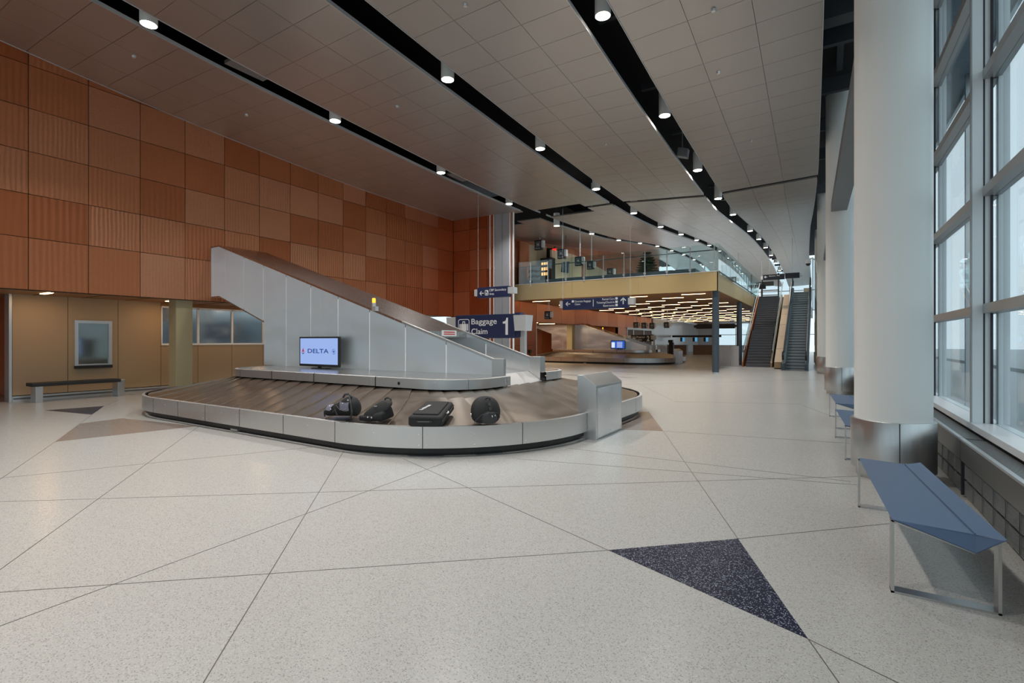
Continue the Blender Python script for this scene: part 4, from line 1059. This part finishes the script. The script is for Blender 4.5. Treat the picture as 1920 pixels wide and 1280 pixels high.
# conifers in planters
def conifer(x, y, z, h, rad, label):
    t = thing('potted_conifer', (x, y, z), label, 'plant')
    M().lathe(x, y, [(0, z), (.22, z), (.30, z+.42), (.26, z+.42), (.25, z+.36), (0, z+.36)], 20).build('planter', m_slate, t, smooth=True)
    M().tube((x, y, z+.3), (x, y, z+h), .035, .008, n=8).build('trunk', m_bark, t)
    m = M(); r = random.Random(5)
    zz = z+.55
    while zz < z+h-.03:
        f = (zz-z-.5)/(h-.5); R = rad*(1-f)**.75+.08
        nb_ = 11 if f < .8 else 7
        for i in range(nb_):
            a = 2*PI*i/nb_+r.uniform(-.2, .2)+zz*3
            d = Vector((math.cos(a), math.sin(a), 0)); sd = Vector((-d.y, d.x, 0)); rise = r.uniform(.05, .22)
            base = Vector((x, y, zz)); tip = base+d*R+Vector((0, 0, R*rise))
            for s_ in range(9):
                q = .15+.85*s_/9; p = base.lerp(tip, q); ll = (.15+.10*(1-q))*(.7+.4*R)
                for sg in (-1, 1):
                    e = p+d*ll*.8+sd*ll*sg+Vector((0, 0, .02))
                    m.add([p, p+d*.07+Vector((0, 0, .03)), e, p-Vector((0, 0, .04))], [(0, 1, 2), (0, 2, 3)])
            m.tube(base, tip, .012, .003, n=4)
        zz += .17
    m.build('foliage', m_green, t, norm=False)
conifer(-9.7, 32.0, ZTOP, 2.55, .85, 'larger green conifer in a planter behind the glass balustrade')
conifer(-9.6, 42.0, ZTOP, 2.5, .8, 'smaller looking green conifer farther back on the upper level')

# ------------------------------------------------------------------ signs
def cap_shape(m, x0, x1, y0, y1, z0, z1, tp=.86):
    cx = (x0+x1)/2; cy = (y0+y1)/2
    a = [(cx+(x-cx)*tp, cy+(y-cy)*tp, z0) for x, y in ((x0, y0), (x1, y0), (x1, y1), (x0, y1))]
    b = [(x, y, z1) for x, y in ((x0, y0), (x1, y0), (x1, y1), (x0, y1))]
    return m.hexa(a, b)
def suitcase_icon(m, o, s):
    # rounded frame and case, unit square s
    ux, uy = (1, 0, 0), (0, 0, 1)
    def R(x0, y0, x1, y1): poly2(m, o, ux, uy, [(x0*s, y0*s), (x1*s, y0*s), (x1*s, y1*s), (x0*s, y1*s)])
    n = 6
    def arc(cx, cy, a0):
        pts = []
        for i in range(n+1):
            a = math.radians(a0+90*i/n); pts.append((cx+.16*math.cos(a), cy+.16*math.sin(a)))
        inn_ = []
        for i in range(n, -1, -1):
            a = math.radians(a0+90*i/n); inn_.append((cx+.11*math.cos(a), cy+.11*math.sin(a)))
        for i in range(n): poly2(m, o, ux, uy, [(pts[i][0]*s, pts[i][1]*s), (pts[i+1][0]*s, pts[i+1][1]*s), (inn_[n-i-1][0]*s, inn_[n-i-1][1]*s), (inn_[n-i][0]*s, inn_[n-i][1]*s)])
    arc(.84, .84, 0); arc(.16, .84, 90); arc(.16, .16, 180); arc(.84, .16, 270)
    R(.16, .95, .84, 1.0); R(.16, 0, .84, .05); R(0, .16, .05, .84); R(.95, .16, 1, .84)
    R(.12, .18, .22, .66); R(.26, .18, .74, .66); R(.78, .18, .88, .66)
    R(.38, .66, .44, .78); R(.56, .66, .62, .78); R(.38, .78, .62, .84)
def post_sign(x0, x1, y, z0, z1, num, label, mt, far=False):
    t = thing('baggage_sign', (x1+.2, y, 0), label, 'sign')
    box('panel', mt, t, x0, y, z0, x1, y+.28, z1, bevel=.01)
    box('panel_return', mt, t, x1-.02, y+.04, z0+.03, x1+.18, y+.26, z1+.03)
    h = z1-z0
    cap_shape(M(), x1+.01, x1+.46, y-.10, y+.34, z0+h*.30, z0+h*.93).build('end_cap', m_cap, t)
    cap_shape(M(), x0-.42, x0+.02, y+.03, y+.30, z0+h*.30, z0+h*.93).build('end_cap', m_cap, t)
    box('post', m_alu, t, x1+.16, y+.06, 0, x1+.32, y+.2, z0+h*.35)
    box('post', m_alu, t, x0-.28, y+.06, 0, x0-.12, y+.2, z0+h*.35)
    fy = y-.001
    W = x1-x0
    text('lettering', 'Baggage', m_letter, t, (x0+W*.285, fy, z0+h*.60), (1, 0, 0), (0, 0, 1), h*.235, width=W*.43, bold=.008)
    text('lettering', 'Claim', m_letter, t, (x0+W*.285, fy, z0+h*.18), (1, 0, 0), (0, 0, 1), h*.235, width=W*.275, bold=.008)
    if num == '1':
        m = M(); poly2(m, (x0+W*.80, fy, z0+h*.14), (1, 0, 0), (0, 0, 1), [(p[0]*W*.1, p[1]*h*.7) for p in [(.55, 0), (.95, 0), (.95, 1), (.70, 1), (.62, .86), (.42, .79), (.12, .77), (.12, .66), (.55, .66)]])
        m.build('lettering', m_letter, t, norm=False)
    else: text('lettering', num, m_letter, t, (x0+W*.80, fy, z0+h*.14), (1, 0, 0), (0, 0, 1), h*.70, width=W*.105 if num == '1' else W*.14, bold=.035)
    m = M(); suitcase_icon(m, (x0+W*.05, fy, z0+h*.22), W*.2); m.build('suitcase_symbol', m_letter, t, norm=False)
    return t
post_sign(-10.42, -8.1, 13.1, 1.62, 2.38, '1', 'navy Baggage Claim 1 sign on a white post behind the near carousel chute', m_navy)
post_sign(-13.2, -11.6, 39.2, 1.45, 1.99, '2', 'dark Baggage Claim 2 sign behind the far carousel', m_signblk)
def arrow(m, o, s, ang):
    ux = Vector((1, 0, 0)); uz = Vector((0, 0, 1)); c, s_ = math.cos(ang), math.sin(ang)
    def T(p): return (p[0]*c-p[1]*s_, p[0]*s_+p[1]*c)
    for pts in ([(-.42, -.07), (.5, -.07), (.5, .07), (-.42, .07)], [(-.5, 0), (-.08, .42), (.06, .36), (-.3, 0)], [(-.5, 0), (-.3, 0), (.06, -.36), (-.08, -.42)]):
        poly2(m, o, ux, uz, [(T(p)[0]*s, T(p)[1]*s) for p in pts])
def hang_sign(x0, x1, y, z0, z1, label, caps=.25):
    t = thing('hanging_sign', ((x0+x1)/2, y, z0), label, 'sign')
    box('panel', m_navy, t, x0, y, z0, x1, y+.24, z1, bevel=.008)
    h = z1-z0
    box('end_cap', m_cap, t, x0-caps*.7, y+.05, z0+h*.22, x0, y+.22, z0+h*.85); box('end_cap', m_cap, t, x1, y-.02, z0+h*.28, x1+caps, y+.24, z0+h*.85)
    for x in (x0-.05, x1+.06): M().tube((x, y+.12, z0+h*.8), (x, y+.12, zc(x, y)+.4), .006, n=6).build('hanger_wire', m_screw, t)
    return t, h
t, h = hang_sign(-11.05, -9.68, 15.2, 3.14, 3.53, 'navy hanging CBP Secondary Area sign before the grey pilaster')
m = M(); arrow(m, (-10.85, 15.199, 3.31), .20, 0); m.build('arrow', m_letter, t, norm=False)
m = M(); 
for a in ([(0, 0), (.16, 0), (.16, .03), (0, .03)], [(0, .17), (.16, .17), (.16, .2), (0, .2)], [(0, 0), (.025, 0), (.025, .2), (0, .2)], [(.135, 0), (.16, 0), (.16, .2), (.135, .2)], [(.05, .05), (.11, .05), (.11, .09), (.05, .09)], [(.08, .11), (.14, .11), (.14, .17), (.08, .17)]): poly2(m, (-10.70, 15.199, 3.22), (1, 0, 0), (0, 0, 1), a)
m.build('customs_symbol', m_letter, t, norm=False)
text('lettering', 'CBP Secondary', m_letter, t, (-10.50, 15.199, 3.365), (1, 0, 0), (0, 0, 1), .085, width=.74, bold=.004)
text('lettering', 'Area', m_letter, t, (-10.50, 15.199, 3.23), (1, 0, 0), (0, 0, 1), .085, width=.21, bold=.004)
t, h = hang_sign(-10.35, -7.2, 21.0, 2.97, 3.47, 'wide navy hanging sign for Oversize Baggage Claim and Rental Cars', .26)
fy = 20.999
m = M(); arrow(m, (-10.08, fy, 3.24), .24, 0); m.build('arrow', m_letter, t, norm=False)
m = M(); arrow(m, (-7.42, fy, 3.28), .3, -PI/2); m.build('arrow', m_letter, t, norm=False)
m = M(); poly2(m, (-8.83, fy, 3.08), (1, 0, 0), (0, 0, 1), [(0, 0), (.025, 0), (.025, .32), (0, .32)]); m.build('divider_line', m_letter, t, norm=False)
for (x, z) in ((-9.88, 3.30), (-7.78, 3.345), (-7.78, 3.20), (-7.78, 3.055)):
    m = M(); poly2(m, (x, fy, z), (1, 0, 0), (0, 0, 1), [(0, 0), (.11, 0), (.11, .1), (0, .1)]); m.build('symbol', m_letter, t, norm=False)
text('lettering', 'Oversize Baggage', m_letter, t, (-9.73, fy, 3.30), (1, 0, 0), (0, 0, 1), .085, width=.80, bold=.004)
text('lettering', 'Claim', m_letter, t, (-9.73, fy, 3.17), (1, 0, 0), (0, 0, 1), .085, width=.27, bold=.004)
for s_, z, wd in (('Rental Cars', 3.345, .57), ('Ticketing/Check-In', 3.20, .84), ('Restrooms', 3.055, .52)):
    text('lettering', s_, m_letter, t, (-7.82-wd, fy, z), (1, 0, 0), (0, 0, 1), .085, width=wd, bold=.004)
def hang(t, x, y, z0, z1, r_=.012): M().tube((x, y, z0), (x, y, z1), r_, n=6).build('hanger_rod', m_alu, t)
# small black cube signs with pictograms
def cube_sign(x, y, z0, w_, label, word='Elevator', stem=None, n=0):
    t = thing('cube_sign', (x, y, z0), label, 'sign', 'small black pictogram signs')
    box('panel', m_signblk, t, x, y, z0, x+w_*.8, y+.22, z0+w_, bevel=.01)
    box('end_cap', m_cap, t, x+w_*.8, y-.02, z0+w_*.22, x+w_*1.02, y+.2, z0+w_*.9)
    box('end_cap', m_cap, t, x-w_*.12, y+.06, z0+w_*.25, x, y+.2, z0+w_*.8)
    m = M(); o = (x+w_*.18, y-.001, z0+w_*.36); s = w_*.45
    def R(x0, y0, x1, y1): poly2(m, o, (1, 0, 0), (0, 0, 1), [(x0*s, y0*s), (x1*s, y0*s), (x1*s, y1*s), (x0*s, y1*s)])
    R(0, .96, 1, 1); R(0, 0, 1, .04); R(0, 0, .04, 1); R(.96, 0, 1, 1); R(.3, .15, .45, .6); R(.55, .15, .7, .6); R(.32, .65, .43, .76); R(.57, .65, .68, .76); R(.22, .4, .28, .6)
    m.build('pictogram', m_letter, t, norm=False)
    text('lettering', word, m_letter, t, (x+w_*.12, y-.001, z0+w_*.12), (1, 0, 0), (0, 0, 1), w_*.12, width=w_*.55, bold=.006)
    if stem: M().tube((x+w_*.5, y+.12, z0+w_), (x+w_*.5, y+.12, stem), .03, n=8).build('stem', m_cap, t)
    return t
cube_sign(-14.45, 25.6, 6.86, .58, 'black pictogram sign hanging at the top left of the upper level', stem=8.0)
cube_sign(-12.95, 25.6, 6.22, .55, 'second black pictogram sign from the left on the upper level', 'Restroom', stem=8.0)
cube_sign(-11.95, 25.8, 5.76, .52, 'third black pictogram sign from the left on the upper level', 'Phone', stem=8.0)
cube_sign(-11.3, 26.0, 5.53, .46, 'fourth black pictogram sign from the left on the upper level', 'Info', stem=10.95)
cube_sign(-10.15, 26.1, 5.1, .42, 'lowest black pictogram sign on the upper level, right of the others', 'Info')
cube_sign(-13.98, 25.95, 2.80, .47, 'black Elevator sign projecting from the lower copper wall', stem=ZB-.02)
for k, (x, z) in enumerate(((-12.6, 2.52), (-12.05, 2.48), (-11.5, 2.46), (-10.45, 2.5))):
    cube_sign(x, 38+.25*k, z, .45, ['first from the left of three black signs above the Baggage Claim 2 sign', 'middle one of three black signs above the Baggage Claim 2 sign', 'last of three black signs above the Baggage Claim 2 sign', 'black sign hanging alone right of the group of three'][k], 'Info', stem=ZB)
# dark banner signs near the stairs and under the mezzanine
t = thing('hanging_sign', (-2.2, 36, 5.45), 'long dark blue sign hanging above the top of the stairs', 'sign')
box('panel', m_signblk, t, -3.35, 36, 5.45, -2.12, 36.2, 5.79); box('panel', m_signblk, t, -2.09, 36, 5.48, -1.3, 36.2, 5.81); box('end_cap', m_cap, t, -1.3, 36.02, 5.58, -1.17, 36.18, 5.74)
box('end_cap', m_cap, t, -3.48, 36.02, 5.5, -3.35, 36.18, 5.7)
for x in (-3.0, -1.7): hang(t, x, 36.1, 5.75, zc(x, 36)+.3)
m = M(); arrow(m, (-3.2, 35.999, 5.64), .17, 0); m.build('arrow', m_letter, t, norm=False)
text('lettering', 'Gates All', m_letter, t, (-3.0, 35.999, 5.66), (1, 0, 0), (0, 0, 1), .06, width=.6)
t = thing('hanging_sign', (-4.6, 44, 5.6), 'dark banner sign behind the side balustrade', 'sign'); box('panel', m_signblk, t, -6.2, 44, 5.62, -3.9, 44.15, 5.98)
for x in (-5.9, -4.2): hang(t, x, 44.07, 5.9, zc(x, 44)+.3)
t = thing('hanging_sign', (-8, 48, 2.6), 'dark bar sign hanging near the far windows under the mezzanine', 'sign'); box('panel', m_signblk, t, -10.0, 48, 2.62, -6.7, 48.2, 3.05); hang(t, -9.4, 48.1, 3, ZB); hang(t, -7.3, 48.1, 3, ZB); box('end_cap', m_black, t, -10.2, 48.02, 2.72, -10, 48.18, 2.95); box('end_cap', m_black, t, -6.7, 48.02, 2.74, -6.5, 48.18, 2.95)
t = thing('counter_header', (-14, 60, 1.9), 'long black header with screens above the far counters', 'sign'); box('header', m_black, t, -15.2, 60, 1.92, -9.8, 60.2, 2.15); hang(t, -14, 60.1, 2.1, ZB); hang(t, -11, 60.1, 2.1, ZB)
for k, x in enumerate((-14.3, -12.9, -11.7, -10.6)): box('header_screen', emis('kiosk_screen', (.1, .4, .7), .8) if k == 0 else bpy.data.materials['kiosk_screen'], t, x+.25, 60.05, 1.42, x+.5, 60.1, 1.88); box('header_screen', m_black, t, x, 60.05, 1.42, x+.25, 60.12, 1.9)
for x0, x1, lb in ((-15.0, -12.9, 'left brown service counter at the far end'), (-12.2, -9.6, 'right brown service counter at the far end')):
    t = thing('counter', ((x0+x1)/2, 57, 0), lb, 'counter'); box('counter_front', m_wood, t, x0, 57, 0, x1, 57.8, 1.0); box('counter_top', m_duct, t, x0-.05, 56.95, 1.0, x1+.05, 57.85, 1.05)
t = thing('partition', (-5, 31.6, 0), 'low pale grey panel partition between the two slate columns', 'partition')
m_part = mat('partition_panel', (.52, .49, .49), .25)
for k in range(3): box('partition_panel', m_part, t, -5.65+k*.47, 32.0, .02, -5.20+k*.47, 32.08, 1.22)
t = thing('kiosk', (-13.2, 47.5, 0), 'dark standing kiosk near the far carousel', 'kiosk'); box('kiosk_body', m_black, t, -12.3, 47.3, 0, -11.9, 47.7, 1.35, bevel=.02); box('kiosk_screen_hood', m_black, t, -12.35, 47.2, 1.35, -11.95, 47.6, 1.6, bevel=.02)
# wall fittings on the lower copper wall
single('fire_alarm', M().box(XW, 26.0, 1.55, XW+.07, 26.16, 1.78), mat('alarm_red', (.5, .03, .02), .4), 'small red fire alarm on the lower copper wall', 'alarm', loc=(XW, 26, 1.55))
single('wall_phone', M().box(XW, 26.35, .78, XW+.08, 26.6, .98).box(XW, 26.5, .55, XW+.03, 26.53, .8), m_black, 'black telephone with cord on the lower copper wall', 'telephone', loc=(XW, 26.4, .8))
t = thing('door', (-18.2, 41.95, 0), 'orange yellow double door at the back of the far alcove', 'door')
for x in (-19.8, -18.6): box('door_leaf', m_orange, t, x, 41.9, 0, x+1.1, 41.98, 2.2)

# ------------------------------------------------------------------ stairs and escalator
st = thing('staircase', (-3.3, 32, 0), 'wide dark staircase climbing to the upper level left of the escalator', 'staircase')
nst = 30; run = 8.3; land = 13
yy = 32.2; zz = 0
for i in range(nst):
    rise = ZTOP/nst; dp = .26
    if i == land: dp = .26+.7
    xl = -3.92-.003*i; xr = -2.62-.004*i
    M().box(xl, yy, zz+rise-.035, xr, yy+dp+.02, zz+rise).box(xl, yy+.02, 0 if i == 0 else zz-.05, xr, yy+.04, zz+rise-.03).build('step', m_step, st)
    box('nosing', m_strip, st, xl, yy-.006, zz+rise-.03, xr, yy+.03, zz+rise+.003)
    zz += rise; yy += dp
yT = yy
def sy(y): # stair surface height
    return max(0, min(ZTOP, (y-32.2)/(yT-32.2)*ZTOP))
for x0, x1 in ((-4.09, -4.03), (-2.60, -2.52)):
    M().prism([(32.1, 0), (yT, 0), (yT, ZTOP+.1), (32.1, .25)], 'x', x0, x1).build('stringer', m_beige if x0 > -3 else m_copflat, st)
    for k in range(7):
        ya = 32.2+k*(yT-32.2)/7; yb = ya+(yT-32.2)/7-.04
        M().prism([(ya, sy(ya)+.15), (yb, sy(yb)+.15), (yb, sy(yb)+1.15), (ya, sy(ya)+1.15)], 'x', x0+.03, x0+.042).build('glass_pane', m_rail, st)
    M().tube((x0+.1, 32.1, 1.0), (x0+.1, yT, ZTOP+1.0), .025, n=8).build('handrail', m_alu, st)
M().prism([(yT, 0), (41.6, 0), (41.6, ZTOP-.9), (yT, ZTOP-.9)], 'x', -4.2, -1.0).build('wall_stair', m_copflat, None, kind='structure')
es = thing('escalator', (-1.3, 29.3, 0), 'escalator with ribbed grey steps and black handrails beside the windows', 'escalator')
eX0, eX1 = -1.72, -.86; eY0, eY1 = 29.4, 38.6
n = 30
for i in range(n):
    rise = ZTOP/n; dp = (eY1-eY0-1.2)/n; ya = eY0+.9+i*dp; z = i*rise
    box('step_edge', m_grille, es, eX0, ya-.006, z+rise-.055, eX1, ya+.03, z+rise+.003)
    M().box(eX0, ya, z+rise-.03, eX1, ya+dp+.02, z+rise).box(eX0, ya, z-.04, eX1, ya+.02, z+rise-.03).build('step', m_escstep, es)
box('comb_plate', m_duct, es, eX0-.2, eY0-.3, 0, eX1+.2, eY0+.9, .02)
def ez(y): return max(0, min(ZTOP, (y-eY0-.9)/(eY1-eY0-1.2)*ZTOP))
for sx in (eX0-.16, eX1+.02):
    M().prism([(eY0, 0), (eY0, .35), (eY0+.9, .38), (eY1, ZTOP+.35), (eY1+.8, ZTOP+.35), (eY1+.8, ZTOP-.5), (eY1, ZTOP-.5), (eY0+1.7, 0)], 'x', sx, sx+.14).build('skirt', m_bluestl, es)
    M().prism([(eY0+.05, .35), (eY0+.9, .38), (eY1, ZTOP+.35), (eY1+.7, ZTOP+.35), (eY1+.7, ZTOP+.9), (eY1, ZTOP+.92), (eY0+.9, .92), (eY0+.05, .9)], 'x', sx+.06, sx+.075).build('glass_balustrade', m_rail, es)
    M().path([(sx+.07, eY0, .55), (sx+.07, eY0-.12, .75), (sx+.07, eY0, .94), (sx+.07, eY0+.9, .96), (sx+.07, eY1, ZTOP+.96), (sx+.07, eY1+.8, ZTOP+.94), (sx+.07, eY1+.9, ZTOP+.75), (sx+.07, eY1+.8, ZTOP+.55)], .045, 8).build('handrail', m_hand, es, smooth=True)
wd_ = M().prism([(30.6, 0), (39.5, 0), (39.5, ZTOP-.05), (38.6, ZTOP-.1), (30.6, .35)], 'x', -2.3, -1.97).build('wall_divider', m_seam, None, kind='structure')
for k in range(9):
    ya = 30.62+k*.98; yb = ya+.96
    za = .35+(ya-30.6)/8*(ZTOP-.45); zb = .35+(yb-30.6)/8*(ZTOP-.45)
    M().prism([(ya, .05), (yb, .05), (yb, min(zb, ZTOP-.15)), (ya, min(za, ZTOP-.15))], 'x', -1.95, -1.93).build('wall_panel', m_beige, wd_)
nz = 4
for k in range(nz): 
    z0 = .05+k*1.1; y0 = 30.6+max(0, (z0+1.05-.35))/(ZTOP-.45)*8
    if k == 0: y0 = 30.58
M().prism([(30.55, .05), (30.6, .05), (30.6, .34), (30.55, .34)], 'x', -2.3, -1.97).build('wall_panel', m_beige, wd_)
# sloped top of the divider clad in beige sheets
for k in range(6):
    ya = 30.6+k*1.33; yb = ya+1.31
    f = lambda y: .355+(y-30.6)/8*(ZTOP-.45)
    M().prism([(ya, f(ya)), (yb, f(yb)), (yb, f(yb)+.02), (ya, f(ya)+.02)], 'x', -2.3, -1.95).build('wall_panel', m_beige, wd_)
t = thing('security_camera', (-.4, 26.9, 5.2), 'white dome security camera on a curved arm beside the third column', 'camera')
pts = [(-.28, 27.2, 4.7), (-.28, 27.15, 5.1), (-.36, 27.1, 5.3), (-.5, 27.0, 5.36), (-.62, 26.95, 5.3)]
M().path(pts, .03).build('arm', m_white, t, smooth=True)
M().lathe(-.62, 26.95, [(0, 5.32), (.10, 5.3), (.12, 5.18), (.10, 5.12)], 18).build('housing', m_white, t, smooth=True)
M().lathe(-.62, 26.95, [(.10, 5.13), (.09, 5.06), (.05, 5.02), (0, 5.01)], 18).build('dome', m_black, t, smooth=True)
t = thing('bar_counter', (-2.8, 47, ZTOP), 'dark kiosk frame with shelves at the top of the stairs', 'kiosk')
box('frame', m_black, t, -4.4, 46, ZTOP, -4.3, 46.1, ZTOP+1.9); box('frame', m_black, t, -3.2, 46, ZTOP, -3.1, 46.1, ZTOP+2.3); box('header', m_black, t, -4.6, 46, ZTOP+1.3, -3.5, 46.3, ZTOP+1.65); box('shelf', m_duct, t, -4.3, 46, ZTOP+.5, -3.2, 46.4, ZTOP+.56); box('shelf', m_duct, t, -4.3, 46, ZTOP+.9, -3.2, 46.4, ZTOP+.96)
single('planter_box', M().box(-1.25, 42, ZTOP, -.75, 42.5, ZTOP+.6), m_pale, 'small beige box at the top of the escalator', 'box', loc=(-1, 42.2, ZTOP))
bpy.context.view_layer.update()
